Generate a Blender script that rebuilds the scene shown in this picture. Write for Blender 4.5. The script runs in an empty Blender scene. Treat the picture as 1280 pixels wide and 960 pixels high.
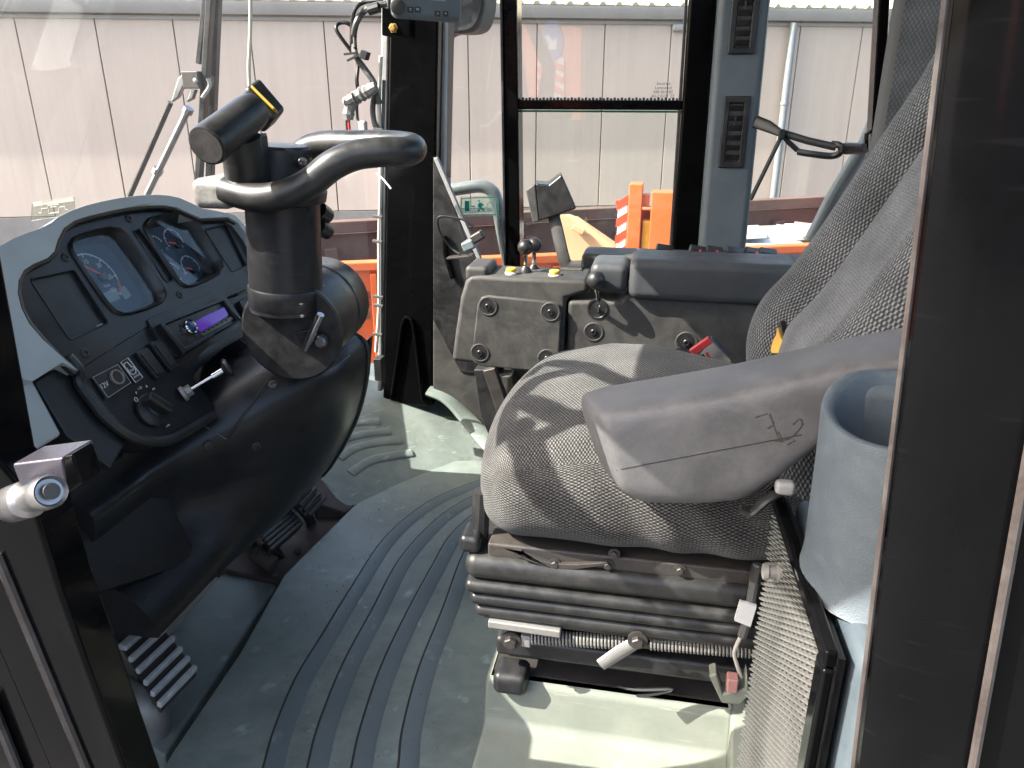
import bpy, bmesh, math, random
from math import radians, sin, cos, pi, tan, sqrt
from mathutils import Vector as V, Matrix
from mathutils.geometry import tessellate_polygon
random.seed(7)
S = bpy.context.scene
COL = S.collection

# ------------------------------------------------------------------ camera
F, CX, CY = 960.0, 640.0, 480.0
YAW, PIT, EYE = radians(11), radians(21), 0.85
CAM = V((0, 0, EYE))
FW = V((-sin(YAW)*cos(PIT), cos(YAW)*cos(PIT), -sin(PIT)))
RT = V((cos(YAW), sin(YAW), 0))
UP = RT.cross(FW)
cam = bpy.data.cameras.new("camera")
cam.sensor_width = 36.0
cam.lens = 36.0*F/1280.0
cam.clip_start = 0.01
cam.clip_end = 2000
camo = bpy.data.objects.new("camera", cam)
COL.objects.link(camo)
m = Matrix((RT, UP, -FW)).transposed().to_4x4()
m.translation = CAM
camo.matrix_world = m
S.camera = camo

# ------------------------------------------------------------------ light
SUN_D = V((1.0, 0.42, -1.02)).normalized()          # the way the sunlight travels
SUN_POWER, SKY_POWER, EXPOSURE = 3.9, 0.15, 2.1
W = bpy.data.worlds.new("World")
S.world = W
W.use_nodes = True
nt = W.node_tree
nt.nodes.clear()
sky = nt.nodes.new("ShaderNodeTexSky")
sky.sky_type = 'NISHITA'
sky.sun_disc = False
sky.dust_density = 4.0
sky.ozone_density = 0.3
sky.sun_elevation = math.asin(-SUN_D.z)
sky.sun_rotation = math.atan2(-SUN_D.x, -SUN_D.y)
bgn = nt.nodes.new("ShaderNodeBackground")
bgn.inputs[1].default_value = SKY_POWER
won = nt.nodes.new("ShaderNodeOutputWorld")
nt.links.new(sky.outputs[0], bgn.inputs[0])
nt.links.new(bgn.outputs[0], won.inputs[0])
sl = bpy.data.lights.new("sun", 'SUN')
sl.energy = SUN_POWER
sl.angle = radians(0.25)
sl.color = (1.0, 0.955, 0.88)
so = bpy.data.objects.new("sun", sl)
COL.objects.link(so)
so.rotation_euler = SUN_D.to_track_quat('-Z', 'Y').to_euler()
so.location = (-6, -3, 8)
vs = S.view_settings
vs.view_transform = 'Standard'
vs.look = 'None'
vs.exposure = EXPOSURE
vs.gamma = 1.0
S.render.engine = 'CYCLES'
cy = S.cycles
cy.use_denoising = True
cy.max_bounces = 9
cy.diffuse_bounces = 5
cy.glossy_bounces = 4
cy.transparent_max_bounces = 16
cy.caustics_reflective = False
cy.caustics_refractive = False
cy.sample_clamp_indirect = 6

# ------------------------------------------------------------------ picture rays to points of the place
def ray(x, y): return FW + RT*((x-CX)/F) - UP*((y-CY)/F)
def onX(x, y, X):
    r = ray(x, y); return CAM + r*(X/r.x)
def onY(x, y, Y):
    r = ray(x, y); return CAM + r*(Y/r.y)
def onZ(x, y, Z):
    r = ray(x, y); return CAM + r*((Z-EYE)/r.z)
def onP(x, y, O, n):
    r = ray(x, y); return CAM + r*((O-CAM).dot(n)/r.dot(n))

class Frame:
    def __init__(s, O, u, v):
        s.O = V(O); s.u = V(u).normalized(); s.n = s.u.cross(V(v)).normalized(); s.v = s.n.cross(s.u)
    def p(s, a, b, h=0.0): return s.O + s.u*a + s.v*b + s.n*h
    def uv(s, x, y, h=0.0):
        q = onP(x, y, s.O + s.n*h, s.n) - s.O
        return (q.dot(s.u), q.dot(s.v))
    def px(s, x, y, h=0.0): return onP(x, y, s.O + s.n*h, s.n)

def sm(pts, n=6, closed=False):
    """Catmull-Rom through the points."""
    P = [V(p) for p in pts]
    N = len(P)
    out = []
    for i in range(N if closed else N-1):
        p1, p2 = P[i], P[(i+1) % N]
        p0 = P[(i-1) % N] if (closed or i > 0) else p1*2-p2
        p3 = P[(i+2) % N] if (closed or i+2 < N) else p2*2-p1
        for k in range(n):
            t = k/n
            out.append(0.5*((2*p1)+(p2-p0)*t+(2*p0-5*p1+4*p2-p3)*t*t+(3*p1-p0-3*p2+p3)*t*t*t))
    if not closed: out.append(P[-1])
    return out

# ------------------------------------------------------------------ mesh collector
def basis(ax):
    ax = V(ax).normalized()
    t = V((0, 0, 1)) if abs(ax.z) < 0.9 else V((1, 0, 0))
    a = t.cross(ax).normalized()
    return a, ax.cross(a), ax

class MB:
    def __init__(s):
        s.v = []; s.f = []; s.uv = {}
    def add(s, vs_, fs_):
        o = len(s.v); s.v += [V(p) for p in vs_]; s.f += [tuple(i+o for i in f) for f in fs_]; return o
    def box(s, c, d, ax=None):
        c = V(c); x, y, z = d[0]/2, d[1]/2, d[2]/2
        A = ax or (V((1, 0, 0)), V((0, 1, 0)), V((0, 0, 1)))
        s.add([c+A[0]*(i*x)+A[1]*(j*y)+A[2]*(k*z) for i in (-1, 1) for j in (-1, 1) for k in (-1, 1)],
              [(0, 1, 3, 2), (4, 6, 7, 5), (0, 4, 5, 1), (2, 3, 7, 6), (0, 2, 6, 4), (1, 5, 7, 3)])
        return s
    def bar(s, a, b, w, h, up=(0, 0, 1)):
        a, b = V(a), V(b); x = (b-a); L = x.length; x.normalize()
        y = V(up).cross(x)
        if y.length < 1e-4: y = V((0, 1, 0)).cross(x)
        y.normalize(); z = x.cross(y)
        return s.box((a+b)/2, (L, w, h), (x, y, z))
    def prism(s, pts, vec):
        n = len(pts); vec = V(vec); P = [V(p) for p in pts]
        s.add(P+[p+vec for p in P], [tuple(range(n))[::-1], tuple(range(n, 2*n))]+[(i, (i+1) % n, (i+1) % n+n, i+n) for i in range(n)])
        return s
    def tube(s, pts, r, n=10, closed=False, flat=1.0, up=None, caps=True):
        P = [V(p) for p in pts]; N = len(P)
        T = []
        for i in range(N):
            a = P[(i-1) % N] if (closed or i > 0) else P[i]
            b = P[(i+1) % N] if (closed or i < N-1) else P[i]
            d = b-a
            T.append(d.normalized() if d.length > 1e-9 else V((0, 0, 1)))
        a, b, _ = basis(T[0])
        if up is not None:
            a = V(up).cross(T[0]).normalized()
        vs_ = []
        for i in range(N):
            if up is not None:
                aa = V(up).cross(T[i])
                a = aa.normalized() if aa.length > 1e-6 else a
            else:
                a = (a - T[i]*a.dot(T[i])).normalized()
            b = T[i].cross(a)
            rr = r[i] if isinstance(r, (list, tuple)) else r
            for k in range(n):
                t = 2*pi*k/n
                vs_.append(P[i]+a*(rr*cos(t))+b*(rr*flat*sin(t)))
        fs_ = []
        for i in range(N if closed else N-1):
            for k in range(n):
                fs_.append((i*n+k, i*n+(k+1) % n, ((i+1) % N)*n+(k+1) % n, ((i+1) % N)*n+k))
        if not closed and caps:
            fs_ += [tuple(range(n))[::-1], tuple((N-1)*n+k for k in range(n))]
        s.add(vs_, fs_)
        return s
    def cyl(s, p0, p1, r0, r1=None, n=24): return s.tube([p0, p1], [r0, r0 if r1 is None else r1], n)
    def lathe(s, prof, O, ax, n=28):
        a, b, c = basis(ax); O = V(O); vs_ = []
        for (r, h) in prof:
            for k in range(n):
                t = 2*pi*k/n
                vs_.append(O+c*h+a*(r*cos(t))+b*(r*sin(t)))
        m_ = len(prof)
        fs_ = [(i*n+k, i*n+(k+1) % n, (i+1)*n+(k+1) % n, (i+1)*n+k) for i in range(m_-1) for k in range(n)]
        fs_ += [tuple(range(n))[::-1], tuple((m_-1)*n+k for k in range(n))]
        s.add(vs_, fs_)
        return s
    def ball(s, c, r, n=16):
        return s.lathe([(max(1e-4, r*sin(pi*i/n)), -r*cos(pi*i/n)) for i in range(n+1)], c, (0, 0, 1), n*2)
    def grid(s, fn, nu, nv, uvfn=None, cu=False):
        o = len(s.v)
        for i in range(nu+(0 if cu else 1)):
            for j in range(nv+1):
                if uvfn: s.uv[len(s.v)] = uvfn(i/nu, j/nv)
                s.v.append(V(fn(i/nu, j/nv)))
        M_ = nv+1; R = nu if cu else nu+1
        for i in range(nu):
            for j in range(nv):
                i2 = (i+1) % R
                s.f.append((o+i*M_+j, o+i2*M_+j, o+i2*M_+j+1, o+i*M_+j+1))
        return s
    def rbox(s, c, half, r, ax=None, fn=None, k=5, m_=6):
        """A box with round edges of radius r; fn bends it in its own axes."""
        c = V(c); h = V(half); A = ax or (V((1, 0, 0)), V((0, 1, 0)), V((0, 0, 1)))
        def samp(H):
            q = H-r
            e = [H*1.0]
            l = [(-q - r*tan(pi/4*(1-i/k))) for i in range(k)]
            mid = [-q+2*q*i/m_ for i in range(m_+1)]
            return l+mid+[-x for x in l[::-1]]
        for d in range(3):
            u, w = (d+1) % 3, (d+2) % 3
            su, sw = samp(h[u]), samp(h[w])
            for sg in (-1, 1):
                o = len(s.v)
                for a in su:
                    for b in sw:
                        p = V((0, 0, 0)); p[d] = sg*h[d]; p[u] = a; p[w] = b
                        q = V([max(-(h[i]-r), min(h[i]-r, p[i])) for i in range(3)])
                        e = p-q
                        p2 = q+e.normalized()*r if e.length > 1e-9 else q
                        s.uv[len(s.v)] = (a, b) if d != 0 else (b, a)
                        if fn: p2 = V(fn(p2))
                        s.v.append(c+A[0]*p2.x+A[1]*p2.y+A[2]*p2.z)
                nw = len(sw)
                for i in range(len(su)-1):
                    for j in range(nw-1):
                        f = (o+i*nw+j, o+(i+1)*nw+j, o+(i+1)*nw+j+1, o+i*nw+j+1)
                        s.f.append(f if sg > 0 else f[::-1])
        return s
    def plate(s, fr, outer, holes=(), h0=0.0, h1=0.005):
        """A flat plate with holes in frame fr between heights h0 and h1; the loops are (u, v) lists."""
        loops = [list(outer)]+[list(h) for h in holes]
        tri = tessellate_polygon([[V((a, b, 0)) for a, b in L] for L in loops])
        flat = [q for L in loops for q in L]
        n = len(flat)
        o = s.add([fr.p(a, b, h1) for a, b in flat]+[fr.p(a, b, h0) for a, b in flat], [])
        for t in tri:
            a, b, c = [V((flat[i][0], flat[i][1])) for i in t]
            cr = (b-a).x*(c-a).y-(b-a).y*(c-a).x
            t = tuple(t) if cr > 0 else tuple(t)[::-1]
            s.f.append(tuple(o+i for i in t)); s.f.append(tuple(o+n+i for i in t[::-1]))
        st = 0
        for L in loops:
            m_ = len(L)
            for i in range(m_):
                a, b = st+i, st+(i+1) % m_
                s.f.append((o+a, o+b, o+n+b, o+n+a))
            st += m_
        return s
    def build(s, name, mat, parent=None, bevel=0.0, smooth=True, seg=2, ang=32, merge=True, fixn=True):
        me = bpy.data.meshes.new(name)
        org = ORG.get(parent, V((0, 0, 0))) if parent else V((0, 0, 0))
        if parent is None and s.v:
            lo = V([min(p[i] for p in s.v) for i in range(3)]); hi = V([max(p[i] for p in s.v) for i in range(3)])
            org = V(((lo.x+hi.x)/2, (lo.y+hi.y)/2, lo.z))
        me.from_pydata([p-org for p in s.v], [], s.f)
        if s.uv:
            L = me.uv_layers.new(name="UVMap")
            for lp in me.loops:
                L.data[lp.index].uv = s.uv.get(lp.vertex_index, (0, 0))
        bm = bmesh.new(); bm.from_mesh(me)
        if merge: bmesh.ops.remove_doubles(bm, verts=bm.verts, dist=1e-6)
        if fixn: bmesh.ops.recalc_face_normals(bm, faces=bm.faces)
        bm.to_mesh(me); bm.free()
        if smooth:
            me.shade_smooth(); me.set_sharp_from_angle(angle=radians(ang))
        me.materials.append(mat)
        o = bpy.data.objects.new(name, me); COL.objects.link(o)
        if parent:
            o.parent = parent; ORG[o] = org
        else:
            o.location = org; ORG[o] = org
        if bevel:
            b = o.modifiers.new("bevel", 'BEVEL'); b.width = bevel; b.segments = seg; b.limit_method = 'ANGLE'; b.angle_limit = radians(40); b.harden_normals = True
        return o

ORG = {}
def thing(name, label, cat, loc, group=None):
    o = bpy.data.objects.new(name, None); COL.objects.link(o); o.empty_display_size = 0.05
    o.location = V(loc); ORG[o] = V(loc)
    return tag(o, label, cat, group)
def tag(o, label, cat, group=None):
    o['label'] = label; o['category'] = cat
    if group: o['group'] = group
    return o
def struct(o): o['kind'] = 'structure'; return o
def stuff(o): o['kind'] = 'stuff'; return o
def inst(src, name, parent, M):
    """Another object of the same mesh (built round the origin) under parent, at world matrix M."""
    o = bpy.data.objects.new(name, src); COL.objects.link(o)
    o.parent = parent; o.matrix_basis = Matrix.Translation(-ORG[parent]) @ M
    ORG[o] = ORG[parent]
    return o
def protomesh(mb, name, mat, **k):
    o = mb.build(name, mat, None, **k)
    me = o.data
    me.transform(Matrix.Translation(o.location))
    bpy.data.objects.remove(o)
    return me
def mat_at(p, n, up=(0, 0, 1)):
    n = V(n).normalized(); x = V(up).cross(n)
    if x.length < 1e-4: x = V((1, 0, 0))
    x.normalize(); y = n.cross(x)
    M = Matrix((x, y, n)).transposed().to_4x4(); M.translation = V(p); return M

def text_mesh(txt, size, fr, a, b, h, mat, name, parent, rot=0.0, extrude=0.0003, align='CENTER', flip=False):
    cu = bpy.data.curves.new("t", 'FONT'); cu.body = txt; cu.size = size; cu.align_x = align; cu.align_y = 'CENTER'; cu.extrude = extrude; cu.resolution_u = 2
    to = bpy.data.objects.new("t", cu); COL.objects.link(to)
    dg = bpy.context.evaluated_depsgraph_get(); dg.update()
    me = bpy.data.meshes.new_from_object(to.evaluated_get(dg)); bpy.data.objects.remove(to)
    u = fr.u*cos(rot)+fr.v*sin(rot); v = fr.v*cos(rot)-fr.u*sin(rot)
    if flip: u = -u
    M = Matrix((u, v, fr.n)).transposed().to_4x4(); M.translation = fr.p(a, b, h)
    org = ORG.get(parent, V((0, 0, 0)))
    me.transform(Matrix.Translation(-org) @ M)
    me.materials.clear(); me.materials.append(mat); me.name = name
    o = bpy.data.objects.new(name, me); COL.objects.link(o)
    if parent: o.parent = parent; ORG[o] = org
    return o

from mathutils.bvhtree import BVHTree
def surf_of(o):
    me = o.data; org = ORG[o]
    return BVHTree.FromPolygons([v.co+org for v in me.vertices], [tuple(p.vertices) for p in me.polygons])
def hit(bv, x, y, lift=0.0):
    r = ray(x, y).normalized()
    loc, nrm, idx, dist = bv.ray_cast(CAM, r)
    if loc is None: return None, None
    if nrm.dot(r) > 0: nrm = -nrm
    return loc+nrm*lift, nrm

# ------------------------------------------------------------------ materials
def newmat(name):
    M = bpy.data.materials.new(name); M.use_nodes = True
    n = M.node_tree; b = n.nodes["Principled BSDF"]
    return M, n, b
def N(n, t, **kw):
    x = n.nodes.new(t)
    for k, v in kw.items():
        if k.startswith('i_'):
            kk = k[2:]
            x.inputs[int(kk) if kk.isdigit() else kk].default_value = v
        else: setattr(x, k, v)
    return x
def rgb(c): return (c[0], c[1], c[2], 1.0)
def plastic(name, c, rough=0.45, grain=900, gs=0.12, dust=0.0, dustc=(0.33, 0.31, 0.28), var=0.25, metal=0.0, scratch=0.0, spec=0.5, coat=0.0, patch=9.0):
    """Moulded or painted surface: base colour with soft patches, dust smears, scuffs and a fine grain."""
    M, n, b = newmat(name); L = n.links.new
    tc = N(n, 'ShaderNodeTexCoord')
    n1 = N(n, 'ShaderNodeTexNoise', i_Scale=patch, i_Detail=6.0, i_Roughness=0.65)
    L(tc.outputs['Object'], n1.inputs['Vector'])
    mp = N(n, 'ShaderNodeMapRange', i_1=0.3, i_2=0.7, i_3=1-var, i_4=1+var); L(n1.outputs['Fac'], mp.inputs[0])
    hs = N(n, 'ShaderNodeHueSaturation', i_Color=rgb(c)); L(mp.outputs[0], hs.inputs['Value'])
    col = hs.outputs[0]
    n2 = N(n, 'ShaderNodeTexNoise', i_Scale=patch*2.7, i_Detail=9.0, i_Roughness=0.72, i_Distortion=0.6)
    L(tc.outputs['Object'], n2.inputs['Vector'])
    dm = N(n, 'ShaderNodeMapRange', i_1=0.42, i_2=0.78, i_3=0.0, i_4=min(1.0, dust*2)); L(n2.outputs['Fac'], dm.inputs[0])
    ad = N(n, 'ShaderNodeMath', operation='ADD', i_1=dust*0.25); L(dm.outputs[0], ad.inputs[0])
    mx = N(n, 'ShaderNodeMixRGB', i_Color2=rgb(dustc)); L(ad.outputs[0], mx.inputs[0]); L(col, mx.inputs[1]); col = mx.outputs[0]
    if scratch:
        mpn = N(n, 'ShaderNodeMapping'); mpn.inputs['Scale'].default_value = (14, 14, 160); mpn.inputs['Rotation'].default_value = (0.5, 0.9, 0.3)
        L(tc.outputs['Object'], mpn.inputs[0])
        n3 = N(n, 'ShaderNodeTexNoise', i_Scale=1.6, i_Detail=3.0); L(mpn.outputs[0], n3.inputs['Vector'])
        sm_ = N(n, 'ShaderNodeMapRange', i_1=0.64, i_2=0.74, i_3=0.0, i_4=scratch); L(n3.outputs['Fac'], sm_.inputs[0])
        mk = N(n, 'ShaderNodeMath', operation='MULTIPLY'); L(sm_.outputs[0], mk.inputs[0]); L(n2.outputs['Fac'], mk.inputs[1])
        mx2 = N(n, 'ShaderNodeMixRGB', i_Color2=rgb([min(1, x*3+0.06) for x in c])); L(mk.outputs[0], mx2.inputs[0]); L(col, mx2.inputs[1]); col = mx2.outputs[0]
    L(col, b.inputs['Base Color'])
    rm = N(n, 'ShaderNodeMapRange', i_1=0.3, i_2=0.75, i_3=max(0.03, rough-0.1), i_4=min(1, rough+0.16+dust*0.4)); L(n2.outputs['Fac'], rm.inputs[0])
    L(rm.outputs[0], b.inputs['Roughness'])
    b.inputs['Metallic'].default_value = metal
    b.inputs['Specular IOR Level'].default_value = spec
    b.inputs['Coat Weight'].default_value = coat
    if gs:
        n4 = N(n, 'ShaderNodeTexNoise', i_Scale=grain, i_Detail=2.0); L(tc.outputs['Object'], n4.inputs['Vector'])
        bp = N(n, 'ShaderNodeBump', i_Strength=gs, i_Distance=0.0012); L(n4.outputs['Fac'], bp.inputs['Height'])
        L(bp.outputs[0], b.inputs['Normal'])
    return M
def flatm(name, c, rough=0.5, metal=0.0, emit=0.0):
    M, n, b = newmat(name)
    t = N(n, 'ShaderNodeTexNoise', i_Scale=60.0, i_Detail=4.0); tc = N(n, 'ShaderNodeTexCoord'); n.links.new(tc.outputs['Object'], t.inputs['Vector'])
    mp = N(n, 'ShaderNodeMapRange', i_3=0.85, i_4=1.15); n.links.new(t.outputs['Fac'], mp.inputs[0])
    hs = N(n, 'ShaderNodeHueSaturation', i_Color=rgb(c)); n.links.new(mp.outputs[0], hs.inputs['Value'])
    n.links.new(hs.outputs[0], b.inputs['Base Color'])
    b.inputs['Roughness'].default_value = rough; b.inputs['Metallic'].default_value = metal
    if emit:
        b.inputs['Emission Color'].default_value = rgb(c); b.inputs['Emission Strength'].default_value = emit
    return M
def glassm(name, tint=(0.93, 0.97, 0.95), film=0.02, refl=1.0):
    M, n, b = newmat(name); L = n.links.new
    n.nodes.remove(b)
    out = n.nodes["Material Output"]
    tr = N(n, 'ShaderNodeBsdfTransparent', i_Color=rgb(tint)); gl = N(n, 'ShaderNodeBsdfGlossy', i_Color=(1, 1, 1, 1), i_Roughness=0.0)
    fr = N(n, 'ShaderNodeFresnel'); ge = N(n, 'ShaderNodeNewGeometry')
    io_ = N(n, 'ShaderNodeMapRange', i_3=1.52, i_4=1/1.52); L(ge.outputs['Backfacing'], io_.inputs[0]); L(io_.outputs[0], fr.inputs['IOR'])
    mu = N(n, 'ShaderNodeMath', operation='MULTIPLY', use_clamp=True, i_1=(1.0 if name != 'windshield_glass' else 1.25)*refl); L(fr.outputs[0], mu.inputs[0])
    m1 = N(n, 'ShaderNodeMixShader'); L(mu.outputs[0], m1.inputs[0]); L(tr.outputs[0], m1.inputs[1]); L(gl.outputs[0], m1.inputs[2])
    tc = N(n, 'ShaderNodeTexCoord'); no = N(n, 'ShaderNodeTexNoise', i_Scale=5.0, i_Detail=8.0, i_Roughness=0.7); L(tc.outputs['Object'], no.inputs['Vector'])
    fm = N(n, 'ShaderNodeMapRange', i_1=0.35, i_2=0.8, i_3=film*0.5, i_4=film*2.2); L(no.outputs['Fac'], fm.inputs[0])
    df = N(n, 'ShaderNodeBsdfDiffuse', i_Color=(0.55, 0.53, 0.5, 1)); tl = N(n, 'ShaderNodeBsdfTranslucent', i_Color=(0.6, 0.58, 0.55, 1))
    ds = N(n, 'ShaderNodeMixShader', i_0=0.5); L(df.outputs[0], ds.inputs[1]); L(tl.outputs[0], ds.inputs[2])
    m2 = N(n, 'ShaderNodeMixShader'); L(fm.outputs[0], m2.inputs[0]); L(m1.outputs[0], m2.inputs[1]); L(ds.outputs[0], m2.inputs[2])
    L(m2.outputs[0], out.inputs[0])
    return M
def fabric(name, dark, light, cell=0.0075, fine=False):
    """Woven upholstery: rows of light thread floats on a dark ground, with relief (UV in metres)."""
    M, n, b = newmat(name); L = n.links.new
    tc = N(n, 'ShaderNodeTexCoord')
    sp = N(n, 'ShaderNodeSeparateXYZ'); L(tc.outputs['UV'], sp.inputs[0])
    def mth(op, a, bb=None):
        x = N(n, 'ShaderNodeMath', operation=op)
        if isinstance(a, (int, float)): x.inputs[0].default_value = a
        else: L(a, x.inputs[0])
        if bb is not None:
            if isinstance(bb, (int, float)): x.inputs[1].default_value = bb
            else: L(bb, x.inputs[1])
        return x.outputs[0]
    k = 2*pi/cell
    wob = N(n, 'ShaderNodeTexNoise', i_Scale=45.0, i_Detail=3.0); L(tc.outputs['UV'], wob.inputs['Vector'])
    w = mth('MULTIPLY', mth('SUBTRACT', wob.outputs['Fac'], 0.5), 1.6)
    su = mth('SINE', mth('ADD', mth('MULTIPLY', sp.outputs[0], k), w))
    sv = mth('SINE', mth('ADD', mth('MULTIPLY', sp.outputs[1], k*0.5), w))
    pr = mth('MULTIPLY', su, sv)
    hi = mth('ADD', mth('MULTIPLY', pr, 0.5), 0.5)
    n1 = N(n, 'ShaderNodeTexNoise', i_Scale=420.0, i_Detail=2.0); L(tc.outputs['UV'], n1.inputs['Vector'])
    mk = mth('MULTIPLY', hi, mth('ADD', mth('MULTIPLY', n1.outputs['Fac'], 1.5), 0.05))
    mr = N(n, 'ShaderNodeMapRange', i_1=0.30, i_2=0.72, i_3=0.0, i_4=1.0); L(mk, mr.inputs[0])
    mx = N(n, 'ShaderNodeMixRGB', i_Color1=rgb(dark), i_Color2=rgb(light)); L(mr.outputs[0], mx.inputs[0])
    n2 = N(n, 'ShaderNodeTexNoise', i_Scale=14.0, i_Detail=6.0); L(tc.outputs['UV'], n2.inputs['Vector'])
    mp = N(n, 'ShaderNodeMapRange', i_1=0.3, i_2=0.7, i_3=0.62, i_4=1.25); L(n2.outputs['Fac'], mp.inputs[0])
    hs = N(n, 'ShaderNodeHueSaturation'); L(mx.outputs[0], hs.inputs['Color']); L(mp.outputs[0], hs.inputs['Value'])
    L(hs.outputs[0], b.inputs['Base Color'])
    b.inputs['Roughness'].default_value = 0.95; b.inputs['Specular IOR Level'].default_value = 0.15
    b.inputs['Sheen Weight'].default_value = 0.15
    bp = N(n, 'ShaderNodeBump', i_Strength=0.75, i_Distance=cell*0.22); L(hi, bp.inputs['Height'])
    L(bp.outputs[0], b.inputs['Normal'])
    return M

BLACK = plastic("black_moulding", (0.011, 0.011, 0.012), 0.36, 700, 0.10, 0.05, var=0.2, scratch=0.25)
COVER = plastic("black_cover", (0.0095, 0.0095, 0.0115), 0.34, 600, 0.06, 0.022, var=0.25, scratch=0.35, patch=5)
PAINT = plastic("gloss_black_paint", (0.003, 0.003, 0.0034), 0.07, 90, 0.0, 0.001, var=0.2, scratch=0.06, spec=0.11)
GRIP = plastic("grip_rubber", (0.013, 0.013, 0.013), 0.37, 500, 0.10, 0.05, var=0.2)
WORN_GLINT = plastic("worn_grip_glint", (0.16, 0.155, 0.14), 0.45, 200, 0.35, 0.3, var=0.4, patch=40)  # worn grip grey, also the painted edge highlights on the lower cover
SHELL = plastic("grey_shell", (0.46, 0.48, 0.465), 0.42, 900, 0.10, 0.06, dustc=(0.45, 0.44, 0.42), var=0.10)
TRIM = plastic("blue_grey_trim", (0.105, 0.128, 0.143), 0.45, 800, 0.15, 0.05, var=0.12)
MAT = plastic("floor_mat", (0.165, 0.200, 0.180), 0.46, 500, 0.3, 0.26, dustc=(0.36, 0.375, 0.325), var=0.32, scratch=0.9, patch=6)
MATB = plastic("floor_mat_band", (0.135, 0.165, 0.170), 0.42, 500, 0.25, 0.12, dustc=(0.26, 0.28, 0.26), var=0.2, scratch=0.4, patch=4)
GROOVE = flatm("groove_dirt", (0.035, 0.036, 0.030), 0.9)
PEDEST = plastic("pedestal_grey", (0.205, 0.225, 0.182), 0.55, 400, 0.2, 0.16, dustc=(0.36, 0.35, 0.28), var=0.18, scratch=0.3, patch=6)
CONS = plastic("console_charcoal", (0.036, 0.035, 0.033), 0.55, 1100, 0.35, 0.15, dustc=(0.20, 0.183, 0.16), var=0.2, patch=8)
PADM = plastic("armrest_pad", (0.045, 0.048, 0.052), 0.5, 900, 0.25, 0.07, dustc=(0.16, 0.16, 0.155), var=0.15)
ARM = plastic("worn_armrest", (0.108, 0.106, 0.107), 0.46, 900, 0.3, 0.2, dustc=(0.28, 0.265, 0.25), var=0.25, scratch=0.1, patch=10)
CUP = plastic("cup_grey", (0.090, 0.112, 0.128), 0.45, 900, 0.35, 0.07, dustc=(0.36, 0.37, 0.38), var=0.12)
CUPB = plastic("side_box_grey", (0.066, 0.086, 0.100), 0.3, 500, 0.05, 0.04, dustc=(0.36, 0.37, 0.38), var=0.12)
BELLOW = plastic("bellows_rubber", (0.014, 0.0137, 0.0133), 0.38, 500, 0.12, 0.10, dustc=(0.20, 0.19, 0.17), var=0.2)
IRON = plastic("dark_iron", (0.05, 0.047, 0.045), 0.45, 300, 0.3, 0.2, dustc=(0.14, 0.10, 0.07), var=0.35, metal=0.3)
RUST = plastic("rusty_iron", (0.055, 0.042, 0.036), 0.7, 300, 0.4, 0.25, dustc=(0.14, 0.085, 0.055), var=0.4)
STEEL = plastic("steel", (0.33, 0.325, 0.33), 0.32, 400, 0.1, 0.12, var=0.2, metal=0.9)
ZINC = plastic("dusty_zinc", (0.27, 0.26, 0.24), 0.45, 300, 0.2, 0.25, dustc=(0.36, 0.34, 0.30), var=0.25, metal=0.4)
CHROME = plastic("chrome", (0.65, 0.65, 0.65), 0.12, 300, 0.0, 0.03, var=0.05, metal=1.0)
SEALM = plastic("window_seal", (0.28, 0.28, 0.275), 0.6, 300, 0.2, 0.2, dustc=(0.45, 0.43, 0.4))
EDGE = plastic("brown_edge_strip", (0.040, 0.031, 0.028), 0.35, 300, 0.1, 0.1, var=0.3)  # dark brown strip along post and pane edges
WIRE = flatm("grey_wire", (0.09, 0.09, 0.085), 0.5)
WIREB = flatm("black_wire", (0.015, 0.015, 0.015), 0.45)
WIREL = flatm("pale_wire", (0.5, 0.48, 0.42), 0.6)
TAPE = plastic("dusty_tape", (0.20, 0.195, 0.18), 0.55, 120, 0.5, 0.3)
WHITE = flatm("white_print", (0.70, 0.70, 0.68), 0.5)
CREAM = flatm("cream_cord", (0.70, 0.64, 0.50), 0.9)
RED = flatm("red_needle", (0.80, 0.07, 0.03), 0.4)
REDP = flatm("red_plastic", (0.55, 0.05, 0.05), 0.35)
YELLOW = plastic("yellow_plastic", (0.75, 0.45, 0.03), 0.45, 300, 0.1, 0.1)
FOAM = plastic("yellow_foam", (0.75, 0.42, 0.08), 0.95, 200, 0.6, 0.0, var=0.3)
DIAL = plastic("dial_face", (0.040, 0.066, 0.100), 0.5, 300, 0.0, 0.0, var=0.1)
LCD = flatm("lcd", (0.26, 0.33, 0.33), 0.4)
PURPLE = flatm("radio_display", (0.12, 0.03, 0.42), 0.15, emit=0.10)
BLUE = flatm("knob_blue", (0.02, 0.07, 0.22), 0.2)
LENS = glassm("gauge_glass", (0.96, 0.98, 1.0), 0.006, 0.35)
GLASS = glassm("cab_glass", (0.95, 0.975, 0.965), 0.018)
GLASSL = glassm("lower_glass", (0.90, 0.945, 0.925), 0.022)
WSHIELD = glassm("windshield_glass", (0.95, 0.97, 0.97), 0.036)
SEATF = fabric("seat_weave", (0.021, 0.0205, 0.0205), (0.185, 0.175, 0.158), 0.0040)
BACKF = fabric("back_weave", (0.040, 0.041, 0.042), (0.27, 0.275, 0.275), 0.0046)
BACKC = fabric("back_centre_weave", (0.085, 0.087, 0.088), (0.30, 0.305, 0.305), 0.0034)
HEADL = fabric("headliner_weave", (0.12, 0.118, 0.115), (0.20, 0.195, 0.19), 0.006)
GREENS = flatm("exit_green", (0.03, 0.50, 0.33), 0.5)
STICK = glassm("clear_sticker", (0.88, 0.98, 0.93), 0.22, 0.3)
ORANGE = plastic("orange_paint", (0.66, 0.115, 0.022), 0.5, 60, 0.1, 0.14, dustc=(0.40, 0.20, 0.11), var=0.2, scratch=0.4, patch=3)
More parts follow.
